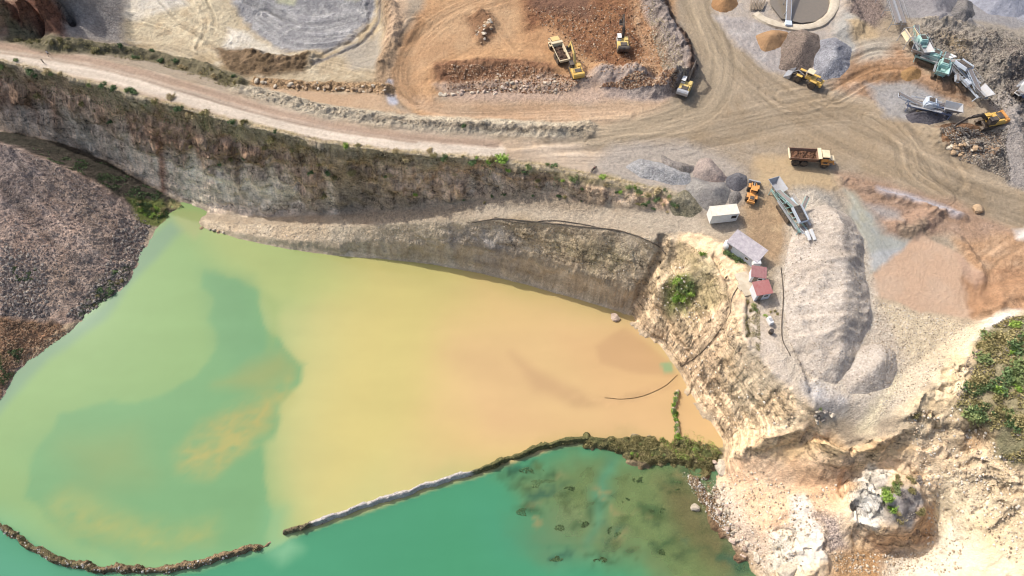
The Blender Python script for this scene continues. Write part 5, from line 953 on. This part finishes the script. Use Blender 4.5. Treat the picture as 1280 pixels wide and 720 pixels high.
# people
def person(label, px, to, shirt, trou, stride=.28, arm=.3):
    t = thing('person', label, 'person', px, to)
    J = {'pel': (0,0,.95,.15), 'wst': (0,0,1.1,.14), 'chs': (.02,0,1.32,.17), 'nk': (.03,0,1.5,.065), 'hd': (.05,0,1.6,.1), 'ht': (.05,0,1.7,.09)}
    E = [('pel','wst'),('wst','chs'),('chs','nk'),('nk','hd'),('hd','ht')]
    for s, n_ in ((1, 'l'), (-1, 'r')):
        q = s*stride
        J.update({n_+'hp': (0,s*.1,.88,.1), n_+'kn': (q*.6+.03,s*.11,.48,.065), n_+'an': (q-.03,s*.11,.09,.045), n_+'to': (q+.15,s*.12,.04,.04), n_+'sh': (.02,s*.19,1.42,.06), n_+'el': (-q*arm,s*.27,1.14,.045), n_+'wr': (-q*arm*1.2+.12,s*.28,.92,.035), n_+'ha': (-q*arm*1.2+.16,s*.28,.84,.04)})
        E += [('pel', n_+'hp'), (n_+'hp', n_+'kn'), (n_+'kn', n_+'an'), (n_+'an', n_+'to'), ('chs', n_+'sh'), (n_+'sh', n_+'el'), (n_+'el', n_+'wr'), (n_+'wr', n_+'ha')]
    ks = list(J); me = bpy.data.meshes.new('body'); me.from_pydata([J[k][:3] for k in ks], [(ks.index(a), ks.index(b)) for a, b in E], [])
    o = link_mesh('body', me, None, t); md = o.modifiers.new('skin', 'SKIN')
    for i, k in enumerate(ks): me.skin_vertices[0].data[i].radius = (J[k][3],)*2
    me.skin_vertices[0].data[0].use_root = True; o.modifiers.new('sub', 'SUBSURF').levels = 1; o.modifiers['sub'].render_levels = 2
    dg = bpy.context.evaluated_depsgraph_get(); nm = bpy.data.meshes.new_from_object(o.evaluated_get(dg)); o.modifiers.clear(); o.data = nm
    nm.materials.clear(); [nm.materials.append(x) for x in (SKIN, shirt, trou)]
    for p in nm.polygons:
        c = p.center; p.material_index = 2 if (c.z < .98 and abs(c.y) < .2) else (1 if c.z < 1.5 and c.z > .98 else 0); p.use_smooth = True
    part('hair', HAIR, t, lambda m: m.cyl((.03,0,1.66), (.03,0,1.8), .115, .05, n=12), True); return t
person('person in a pale top and dark trousers walking alone on the haul road', (62,70), (70,66), SHIRT, TROU)
person('person in dark clothes standing on the bare spur left of the sheds', (906,350), (912,356), DSH, TROU, .1)
part_ = thing('marker_post', 'short dark post at the cliff side edge of the haul road', 'post', (55,79), (60,79)); part('post', DRK, part_, lambda m: m.beam((0,0,0), (0,0,1.0), .15)); part('cap', TRK, part_, lambda m: m.box((0,0,1.05), (.3,.3,.1)))
# hoses
MUDDY = paintmat('muddy_hose', (186,146,100), .8, 0, .3)
def hose(label, pts, r=.12, z=.1, dark=True, name='hose'):
    W = to_world(smooth_line(pts, 8)[:, :2], ground); zz = ground(W[:, 0], W[:, 1]); c = Vector((*W.mean(0), 0)); m = MB(); m.tube([(x-c.x, y-c.y, q+z) for (x, y), q in zip(W, zz)], r); o = m.build(name, HOSE if name == 'hose' else name and MUDDY, None, True); o.location = c; return tag(o, label, 'hose')
hose('black hose snaking along the rim of the lower cliff road', [(590,279),(606,276),(625,274),(660,277),(700,281),(740,285),(770,288),(800,297),(822,308),(832,318)], .13)
hose('second black hose looping just below the first on the rim', [(618,272),(650,279),(690,276),(730,281),(775,291)], .1)
hose('black hose running down the pale slope from the huts to the orange water', [(925,355),(915,372),(912,392),(903,408),(885,432),(868,448),(852,458)], .085)
hose('thin dark cable along the left foot of the long stockpile', [(976,335),(979,370),(977,400),(978,425),(988,445)], .09)
hose('half sunken hose curving out over the orange mud', [(846,470),(830,484),(805,496),(780,501),(755,500)], .05, .0, name='pipe')
for o in bpy.data.objects:
    if o.get('label', '').startswith('half sunken'):
        for v in o.data.vertices: v.co.z = WATER+.06 if v.co.z < WATER+.06 else v.co.z
# ---------------------------------------------------------------- rocks
def rock_mesh(seed, name='rock', sub=2, flat=.7, c=(226,206,176)):
    r_ = random.Random(seed); bm = bmesh.new(); bmesh.ops.create_icosphere(bm, subdivisions=sub, radius=1)
    pl = [(Vector((r_.gauss(0,1), r_.gauss(0,1), r_.gauss(0,1))).normalized(), r_.uniform(.55, .85)) for _ in range(9)]
    sx, sy = r_.uniform(.8, 1.25), r_.uniform(.7, 1.1)
    for v in bm.verts:
        for n_, d_ in pl:
            e = v.co.dot(n_)-d_
            if e > 0: v.co -= n_*e
        v.co = Vector((v.co.x*sx, v.co.y*sy, v.co.z*flat)); v.co *= 1+.05*r_.gauss(0, 1)
    me = bpy.data.meshes.new(name); bm.to_mesh(me); bm.free(); n_ = len(me.vertices); k = alb(c)*(1+.12*(np.random.default_rng(seed).random((n_, 1))-.5)); set_cols(me, k, np.full(n_, .4)); me.materials.append(ROCKM); return me
ROCKM = ground_mat('rock', 3.0, .5)
PAL = {'cream': (236,218,188), 'tan': (206,172,130), 'grey': (176,164,150), 'brown': (150,116,86), 'pink': (220,192,168)}
RM = {k: [rock_mesh(11+i*7+len(k)*31, 'rock', 2, .7, tuple(v*f for v in c)) for i, f in enumerate((1, .93, 1.04, .86, .97))] for k, c in PAL.items()}
TONE = {'cream': 'cream', 'tan': 'tan', 'grey': 'grey', 'brown': 'brown', 'pink': 'pinkish', 'olive': 'olive', 'green': 'mid green', 'bright': 'bright green', 'dry': 'straw coloured', 'dark': 'dark green'}; TONE2 = dict(TONE, grey='leafless grey')
def put_rock(x, y, s, pal, label, group, name='rock', cat='rock', zf=None):
    label = label.replace('{c}', TONE[pal]+(' large' if s > .62 else ''))
    o = bpy.data.objects.new(name, random.choice(RM[pal])); COL.objects.link(o); z = float(top(x, y)[0]); o.location = (x, y, z+s*.22); o.scale = (s, s*random.uniform(.8, 1.1), s*random.uniform(.7, 1)); o.rotation_euler = (random.uniform(-.3, .3), random.uniform(-.3, .3), random.uniform(0, 6.28)); return tag(o, label, cat, group)
def rocks_line(pts, n, wid, s0, s1, pal, label, group):
    W = to_world(smooth_line(pts)[:, :2], ground); seg = np.hypot(*np.diff(W, axis=0).T); cum = np.concatenate([[0], np.cumsum(seg)])
    for k in range(n):
        u = random.random()*cum[-1]; x = np.interp(u, cum, W[:, 0])+random.gauss(0, wid); y = np.interp(u, cum, W[:, 1])+random.gauss(0, wid); put_rock(x, y, s0+(s1-s0)*random.random()**2, random.choice(pal), label, group)
def rocks_poly(poly, n, s0, s1, pal, label, group):
    W = to_world(poly, ground); a, b = W.min(0), W.max(0); k = 0
    while k < n:
        x, y = rng.uniform(a[0], b[0]), rng.uniform(a[1], b[1])
        if sdf(np.array([x]), np.array([y]), W)[0] > 0: put_rock(x, y, s0+(s1-s0)*random.random()**2, random.choice(pal), label, group); k += 1
rocks_line([(320,104),(360,108),(400,110),(440,112),(485,113)], 62, .45, .35, .75, ['tan','tan','cream'], '{c} rubble block in the row edging the dried slurry basin', 'rubble row below the slurry basin')
rocks_line([(552,118),(590,117),(625,113),(650,104)], 30, .35, .35, .7, ['cream','pink'], '{c} boulder in the row on the lower side of the dark earth mound', 'boulder row in the orange pit')
rocks_poly([(612,108),(618,90),(650,98),(690,96),(720,108),(700,118),(640,116)], 48, .3, .6, ['cream','tan','pink'], '{c} broken rock in the spill left of the loading excavator', 'rock spill in the orange pit')
rocks_poly([(593,52),(598,30),(612,24),(618,38),(604,56)], 24, .3, .65, ['cream','tan'], '{c} rock in the small pile in the middle of the orange turning circle', 'small rock pile in the turning circle')
rocks_poly([(893,600),(903,600),(912,640),(940,690),(955,712),(930,700),(905,672),(893,640)], 52, .3, .85, ['cream','pink'], '{c} boulder on the bank of the green pond', 'bank boulders')
rocks_poly([(1184,182),(1200,176),(1222,186),(1222,196),(1205,198),(1190,192)], 24, .35, .9, ['tan','cream'], '{c} block lying in front of the orange tailed excavator', 'blocks in front of the excavator')
rocks_poly([(1015,512),(1035,510),(1045,525),(1020,530)], 14, .3, .7, ['cream','grey'], '{c} block at the lower tip of the long stockpile', 'blocks below the stockpile')
rocks_line([(250,283),(262,288),(280,291)], 8, .3, .3, .6, ['cream','tan'], '{c} block at the low tip of the ramp by the water', 'blocks at the ramp tip')
def single(px, s, pal, label, hz=None):
    p = spot(*px); o = put_rock(p.x, p.y, s, pal, label, None, 'boulder', 'boulder'); 
    if p.z < WATER: o.location.z = WATER+s*.15
    return o
single((902,586), 1.7, 'cream', 'large white boulder where the weedy dike meets the slope'); single((868,636), 1.15, 'cream', 'lone cream boulder standing in the shallow green water'); single((1222,263), 1.6, 'tan', 'big lone tan boulder on the red mud track')
single((893,578), .7, 'pink', 'small pink boulder beside the large white one'); single((886,618), .45, 'cream', 'small pale stone in the water near the bank boulders'); single((768,398), 1.6, 'pink', 'rounded pink boulder at the foot of the lower cliff corner'); single((945,696), 1.0, 'cream', 'white boulder at the pond edge near the bottom'); single((985,712), 1.9, 'cream', 'broad cream boulder on the lowest ledge of the slope')
# loose stones nobody could count
def stones(label, polys, n, s0, s1, cols, name='loose_stones', cat='stones'):
    V_ = []; F_ = []; K_ = []; base = np.array([(1,0,0),(0,1,0),(-1,0,0),(0,-1,0),(.2,.1,.8),(0,0,-.5)]); FT = np.array([(0,1,4),(1,2,4),(2,3,4),(3,0,4),(1,0,5),(2,1,5),(3,2,5),(0,3,5)]); cnt = 0
    for poly in polys:
        W = to_world(poly, ground); a, b = W.min(0), W.max(0); m_ = n//len(polys); x = rng.uniform(a[0], b[0], m_*3); y = rng.uniform(a[1], b[1], m_*3); ok = sdf(x, y, W) > .2*fbm(x/3, y/3, 2, 9); x, y = x[ok][:m_], y[ok][:m_]; k = len(x)
        z = top(x, y); s = s0+(s1-s0)*rng.random(k)**3; th = rng.uniform(0, 6.28, k); B_ = base[None]*s[:, None, None]*rng.uniform(.65, 1.25, (k, 6, 3)); c_, s_ = np.cos(th)[:, None], np.sin(th)[:, None]
        v = np.stack([B_[..., 0]*c_-B_[..., 1]*s_, B_[..., 0]*s_+B_[..., 1]*c_, B_[..., 2]], -1)+np.stack([x, y, z+s*.15], -1)[:, None]
        V_.append(v.reshape(-1, 3)); F_.append((FT[None]+(np.arange(k)*6)[:, None, None]+cnt).reshape(-1, 3)); cnt += 6*k
        ci = rng.integers(0, len(cols), k); cc = np.array([alb(q) for q in cols])[ci]*rng.uniform(.8, 1.15, (k, 1)); K_.append(np.repeat(cc, 6, 0))
    me = fast_mesh(name, np.vstack(V_), np.vstack(F_), False); set_cols(me, np.clip(np.vstack(K_), .01, .9), np.full(cnt, .2)); o = link_mesh(name, me, ROCKM); return tag(o, label, cat, kind='stuff')
stones('loose purple grey stones over the western spoil heap', [[(0,180),(90,212),(190,280),(150,350),(60,398),(0,394)]], 9000, .07, .24, [(176,158,144),(146,130,120),(200,184,166),(126,110,102)])
stones('coarser stones rolled down to the shore side of the western spoil heap', [[(150,270),(190,282),(176,316),(158,352),(135,377),(100,400),(80,396),(130,340)], [(0,300),(60,330),(60,395),(0,394)]], 3000, .14, .5, [(176,158,144),(150,132,120),(206,190,170)])
stones('brown stones on the ochre bank at the lower left of the spoil heap', [[(0,400),(78,406),(84,420),(20,462),(0,500)]], 2500, .07, .3, [(176,136,100),(146,112,80),(200,164,124)])
stones('pale debris scattered down the eastern rock slope', [[(893,590),(960,590),(1000,620),(1050,600),(1000,690),(960,730),(905,660)], [(800,370),(850,330),(930,430),(1000,540),(905,545),(850,460)], [(1130,520),(1200,500),(1280,600),(1280,720),(1180,640)], [(1150,570),(1240,600),(1200,715),(1040,715),(1040,690),(1160,690)]], 4500, .08, .36, [(238,216,182),(222,196,160),(246,234,212),(190,164,130)])
stones('grey broken stone across the rough ground behind the crushers', [[(1150,40),(1280,50),(1280,130),(1250,140),(1180,80)], [(1172,160),(1260,160),(1262,225),(1200,200)]], 7000, .1, .34, [(160,148,132),(136,124,112),(180,168,148),(112,102,94)])
stones('stones and clods on the floor of the orange pit', [[(560,84),(640,80),(740,96),(700,118),(560,112)], [(660,10),(810,0),(840,90),(760,96),(700,60)], [(790,90),(850,90),(840,112),(750,110)]], 8000, .08, .34, [(176,128,88),(206,166,126),(140,98,66),(226,196,160)])
stones('broken stone on the dikes between the ponds', [[(0,650),(80,698),(200,712),(330,686),(334,694),(200,724),(80,712),(0,664)], [(400,655),(590,592),(598,600),(440,652),(404,664)], [(850,590),(893,600),(920,680),(880,640)]], 5000, .08, .3, [(200,184,156),(170,140,100),(226,218,206),(130,108,80)])
stones('gravel rolling off the ramp shoulder and long stockpile', [[(256,276),(420,283),(600,276),(780,291),(826,305),(800,366),(700,326),(600,306),(420,304),(300,292)], [(985,260),(1080,300),(1120,440),(1090,500),(1010,490),(975,400)], [(1090,375),(1230,402),(1150,490),(1100,520)]], 12000, .05, .17, [(214,198,172),(190,170,142),(230,220,204),(160,140,116)])
stones('rubble along the earth berm beside the haul road', [[(310,108),(480,146),(730,160),(732,168),(480,156),(310,122)], [(815,0),(850,60),(858,100),(838,100),(810,20)]], 4000, .08, .3, [(196,178,146),(168,150,120),(214,198,170)])

# ---------------------------------------------------------------- plants
def leaf_mat(name, c1, c2, c3):
    m, n, l = nodes_mat(name); b = n['Principled BSDF']; b.inputs['Roughness'].default_value = .65; b.inputs['Specular IOR Level'].default_value = .2
    g = n.new('ShaderNodeNewGeometry'); oi = n.new('ShaderNodeObjectInfo'); no = n.new('ShaderNodeTexNoise'); no.inputs['Scale'].default_value = 1.1; no.inputs['Detail'].default_value = 4; l.new(g.outputs['Position'], no.inputs['Vector'])
    ad = n.new('ShaderNodeMath'); ad.operation = 'MULTIPLY_ADD'; l.new(oi.outputs['Random'], ad.inputs[0]); ad.inputs[1].default_value = .35; l.new(no.outputs[0], ad.inputs[2])
    a2 = n.new('ShaderNodeMath'); a2.operation = 'MULTIPLY_ADD'; l.new(g.outputs['Random Per Island'], a2.inputs[0]); a2.inputs[1].default_value = .3; l.new(ad.outputs[0], a2.inputs[2])
    cr = n.new('ShaderNodeValToRGB'); e = cr.color_ramp.elements; e[0].position = .45; e[1].position = 1.05; e[0].color = (*lin(c1), 1); e[1].color = (*lin(c3), 1); q = e.new(.75); q.color = (*lin(c2), 1); l.new(a2.outputs[0], cr.inputs[0]); l.new(cr.outputs[0], b.inputs['Base Color']); return m
LEAF = {'olive': leaf_mat('olive_leaves', (98,94,60), (130,122,80), (162,150,106)), 'green': leaf_mat('green_leaves', (80,96,60), (106,122,74), (138,148,96)), 'bright': leaf_mat('bright_leaves', (88,118,48), (116,146,60), (148,170,84)), 'dry': leaf_mat('dry_grass', (134,120,88), (164,148,110), (190,172,132)), 'dark': leaf_mat('dark_leaves', (60,74,48), (80,100,62), (104,124,80)), 'grey': leaf_mat('grey_twigs', (92,86,84), (122,114,112), (150,142,132))}
def leaves(n, R_, sz, seed, hz=.75):
    r_ = np.random.default_rng(seed); nc = max(5, n//40); cc = r_.normal(0, 1, (nc, 3)); cc /= np.linalg.norm(cc, axis=1)[:, None]; cc *= r_.uniform(.15, .8, (nc, 1)); cc[:, 2] = np.abs(cc[:, 2])*hz
    k = r_.integers(0, nc, n); p = cc[k]+r_.normal(0, .17, (n, 3)); p[:, 2] = np.abs(p[:, 2]); p *= R_
    u = r_.normal(0, 1, (n, 3)); u /= np.linalg.norm(u, axis=1)[:, None]; w = np.cross(u, r_.normal(0, 1, (n, 3))); w /= np.linalg.norm(w, axis=1)[:, None]; s = sz*r_.uniform(.6, 1.4, (n, 1))
    return np.stack([p-u*s, p+w*s*.55, p+u*s, p-w*s*.55], 1).reshape(-1, 3), np.arange(4*n).reshape(-1, 4)
def shrub_mesh(seed, mat, n=420, sz=.13, hz=.75):
    v, f = leaves(n, 1, sz, seed, hz); me = fast_mesh('shrub', v, f, False); me.materials.append(LEAF[mat]); return me
SM = {k: [shrub_mesh(40+i*9+len(k), k, 420, .12, .75) for i in range(4)] for k in LEAF}
def put_shrub(x, y, s, kind, label, group, cat='shrub', z=None):
    label = label.replace('{c}', TONE2[kind]+(' big' if s > 1.9 else ''))
    o = bpy.data.objects.new('shrub', random.choice(SM[kind])); COL.objects.link(o); o.location = (x, y, (float(top(x, y)[0]) if z is None else z)-.05); o.scale = (s, s*random.uniform(.8, 1.15), s*random.uniform(.75, 1.1)); o.rotation_euler = (0, 0, random.uniform(0, 6.28)); return tag(o, label, cat, group)
def shrubs_line(pts, n, wid, s0, s1, kinds, label, group):
    W = to_world(smooth_line(pts)[:, :2], ground); seg = np.hypot(*np.diff(W, axis=0).T); cum = np.concatenate([[0], np.cumsum(seg)])
    for k in range(n):
        u = (k+random.random())/n*cum[-1]; x = np.interp(u, cum, W[:, 0])+random.gauss(0, wid*.5); y = np.interp(u, cum, W[:, 1])+random.gauss(0, wid); put_shrub(x, y, random.uniform(s0, s1), random.choice(kinds), label, group)
def shrubs_poly(poly, n, s0, s1, kinds, label, group):
    W = to_world(poly, ground); a, b = W.min(0), W.max(0); k = 0
    while k < n:
        x, y = rng.uniform(a[0], b[0]), rng.uniform(a[1], b[1])
        if sdf(np.array([x]), np.array([y]), W)[0] > 0: put_shrub(x, y, random.uniform(s0, s1), random.choice(kinds), label, group); k += 1
off = lambda l, d: [(p[0], p[1]+d) for p in l]
shrubs_line(off(LIP[:6], -8), 44, 1.3, .7, 1.5, ['olive','olive','dark','dry','green'], '{c} shrub on the cliff lip below the narrow haul road', 'shrubs on the western cliff lip')
shrubs_line(off(LIP[5:], -5), 38, .8, .6, 1.4, ['olive','green','dry','dark','bright'], '{c} shrub on the cliff lip below the wide haul road', 'shrubs on the eastern cliff lip')
shrubs_line([(20,49),(80,56),(150,65),(200,73),(260,91),(300,105)], 20, .8, .7, 1.3, ['olive','dry','dark'], 'low {c} shrub in the hedge bank on the far side of the haul road', 'shrubs of the far side bank')
shrubs_poly([(1225,415),(1262,398),(1300,395),(1300,580),(1255,572),(1238,545),(1208,520),(1195,505),(1212,480)], 64, 1.0, 2.2, ['green','dark','bright','olive','green','dark','olive'], '{c} bush in the thicket on the right hand hill', 'thicket on the right hand hill')
shrubs_poly([(832,352),(860,348),(868,365),(858,382),(836,376)], 12, .8, 1.3, ['bright','bright','green'], '{c} bush in the patch on the rock knob beside the lower cliff', 'bright bushes on the rock knob')
shrubs_line([(905,312),(920,322),(938,330)], 9, .3, .7, 1.1, ['dark','green'], '{c} bush against the pale front wall of the long shed', 'bushes along the shed front')
shrubs_poly([(172,252),(205,258),(208,270),(186,280),(170,268)], 14, .7, 1.2, ['bright','olive','green'], '{c} bush in the clump where the gully meets the green water', 'bushes at the gully mouth')
shrubs_poly([(108,385),(125,352),(160,335),(158,350),(130,378)], 12, .5, 1.1, ['dark','dark','olive'], '{c} bush low on the spoil heap by the shore', 'bushes low on the spoil heap')
shrubs_poly([(1104,608),(1122,606),(1128,625),(1118,640),(1102,632)], 9, .9, 1.5, ['bright','green'], '{c} bush on top of the round rock outcrop', 'bushes on the outcrop'); shrubs_poly([(1095,595),(1150,600),(1155,645),(1120,655)], 20, .6, 1.1, ['grey','grey','olive'], '{c} bush around the top of the round rock outcrop', 'grey bushes on the outcrop')
shrubs_poly([(930,378),(950,372),(952,388),(938,392)], 5, .5, .9, ['green','olive'], 'small {c} bush in the shade below the red roofed huts', 'bushes below the huts'); shrubs_poly([(952,392),(972,388),(972,402),(956,404)], 5, .4, .7, ['olive','bright'], 'small {c} weed around the white tank', 'weeds round the white tank')
shrubs_line([(845,492),(843,505),(844,520),(846,540),(848,552)], 12, .25, .5, .9, ['bright','green'], '{c} weed on the thin spit in the orange water', 'weeds on the spit')
shrubs_line([(740,252),(700,246),(650,243),(560,250)], 10, .5, .4, .8, ['dark','olive'], 'low {c} shrub at the foot of the upper cliff beside the ramp', 'shrubs at the cliff foot')
shrubs_poly([(770,240),(850,252),(862,268),(800,262)], 14, .5, 1.1, ['dry','olive','dark'], '{c} shrub on the last low stretch of the upper cliff', 'shrubs at the end of the upper cliff')
shrubs_poly([(730,560),(800,548),(890,562),(890,580),(850,588),(780,572)], 20, .35, .75, ['olive','dry','green','bright'], 'low {c} bush on the wide end of the dike', 'bushes on the wide dike end')
for px, k, s, lb in (((580,158),'dark',.9,'small dark shrub on the berm beside the haul road'),((627,198),'bright',1.9,'tall bright green bush standing out on the cliff lip'),((612,203),'bright',1.3,'yellow green bush left of the tall one on the cliff lip'),((662,210),'green',1.2,'blue green bush on the cliff lip right of the tall one'),((1145,520),'olive',1.1,'lone olive shrub below the white ridge'),((1138,600),'olive',1.2,'olive shrub on the far shoulder of the outcrop'),((880,318),'bright',1.0,'small bright weed left of the long shed'),((1025,512),'green',.6,'tiny green weed among blocks at the stockpile tip'),((568,716-4),'dark',.01,'')):
    if lb: p = spot(*px); put_shrub(p.x, p.y, s, k, lb, None)
def cover(label, polys, n, sz, mat, h=.25, name='ground_cover', cat='weeds', clump=.1, wat=False):
    V_ = []
    for poly in polys:
        if wat: W = np.column_stack(unproj(*np.array(poly, float).T, WATER))
        else: W = to_world(poly, ground)
        a, b = W.min(0), W.max(0); m_ = n//len(polys); x = rng.uniform(a[0], b[0], m_*4); y = rng.uniform(a[1], b[1], m_*4); ok = (sdf(x, y, W) > 0) & (fbm(x/1.6, y/1.6, 3, 77) > clump); x, y = x[ok][:m_], y[ok][:m_]; k = len(x); z = top(x, y) if not wat else np.full(k, WATER)
        p = np.stack([x, y, z+rng.random(k)*h], -1); u = rng.normal(0, 1, (k, 3)); u /= np.linalg.norm(u, axis=1)[:, None]; w = np.cross(u, rng.normal(0, 1, (k, 3))); w /= np.linalg.norm(w, axis=1)[:, None]; s = sz*rng.uniform(.6, 1.4, (k, 1))
        V_.append(np.stack([p-u*s, p+w*s*.5, p+u*s, p-w*s*.5], 1).reshape(-1, 3))
    v = np.vstack(V_); me = fast_mesh(name, v, np.arange(len(v)).reshape(-1, 4), False); return tag(link_mesh(name, me, LEAF[mat]), label, cat, kind='stuff')
lipp = xy(ROAD_S)[:-1]+[(850,246)]+xy(LIP)[::-1]
cover('dry grass along the lip of the upper cliff', [lipp], 26000, .16, 'dry', .35, clump=-.3); cover('olive weeds hanging over the upper cliff', [[(0,90),(100,112),(200,140),(300,168),(400,190),(500,205),(500,225),(400,215),(300,196),(200,170),(100,140),(0,118)]], 9000, .17, 'olive', .4, clump=.1)
cover('dark green weeds hanging over the cliff near the middle', [[(500,200),(600,206),(700,222),(850,252),(850,258),(700,236),(600,222),(500,218)], [(0,84),(100,108),(200,136),(300,166),(300,180),(200,155),(100,125),(0,100)]], 8000, .16, 'dark', .35, clump=.14)
cover('weeds on the far side bank of the haul road', [[(30,46),(80,52),(160,60),(260,86),(310,104),(300,112),(200,82),(80,64),(30,54)]], 7000, .14, 'olive', .3, clump=0)
cover('weed mat on the wide end of the dike', [[(600,590),(650,571),(700,555),(740,549),(800,545),(850,545),(905,560),(900,582),(880,600),(830,590),(770,572),(740,560),(700,564),(650,582),(604,600)]], 22000, .13, 'olive', .3, clump=-.15)
cover('bright weed patches on the wide end of the dike', [[(820,550),(850,530),(905,560),(898,580),(850,575)], [(838,490),(848,490),(852,550),(838,550)]], 5000, .12, 'bright', .3, clump=0)
cover('weeds along the western dike', [[(0,655),(60,692),(120,712),(120,722),(40,694),(0,668)], [(270,705),(330,684),(334,692),(280,712)], [(364,668),(400,655),(402,662),(368,676)], [(0,655),(60,692),(60,700),(0,668)]], 3500, .12, 'olive', .25)
cover('green ground growth under the hill thicket', [[(1225,415),(1262,398),(1300,395),(1300,590),(1255,575),(1238,550),(1205,525),(1190,508),(1212,480)]], 15000, .2, 'olive', .45, clump=.03)
cover('green ground growth running on over the hill to the right', [[(1296,392),(1460,370),(1480,640),(1300,600)]], 14000, .24, 'green', .6, clump=-.1)
cover('dry scrub on the hill thicket edge', [[(1190,480),(1225,415),(1262,395),(1300,395),(1300,590),(1250,575),(1230,540),(1190,515)]], 4500, .16, 'grey', .5, clump=.12)
cover('green weeds low on the western shore', [[(95,395),(120,350),(165,330),(160,352),(108,398)], [(165,250),(210,258),(212,275),(180,282)], [(0,440),(30,435),(20,465),(0,490)], [(15,335),(45,330),(50,350),(20,352)]], 5000, .13, 'dark', .25, clump=0)
cover('dark weeds in the gully under the upper cliff', [[(40,185),(133,205),(200,240),(235,262),(205,262),(130,232),(60,200)]], 5000, .14, 'dark', .25, clump=.05)
cover('thin weeds on the slope around the rock knob', [[(850,300),(905,330),(912,375),(880,395),(825,390),(822,350)], [(925,380),(950,375),(950,440),(930,430)], [(690,300),(800,320),(780,345),(700,325)]], 4500, .1, 'olive', .15, clump=.12)
cover('water weed showing just at the surface of the green pond', [ell(768,664,9,7), ell(822,638,12,4), ell(725,655,12,5), ell(925,703,22,12), ell(845,607,10,6), ell(695,697,12,5), ell(680,605,22,6), ell(750,700,9,4), ell(664,588,16,4), ell(712,612,9,4), ell(860,655,8,4), ell(800,600,10,4), ell(905,690,10,6), ell(780,625,7,3), ell(655,640,10,5), ell(700,660,7,4), ell(830,690,8,4)], 7000, .1, 'dark', .03, clump=.02, wat=True, cat='water weed', name='water_weed')
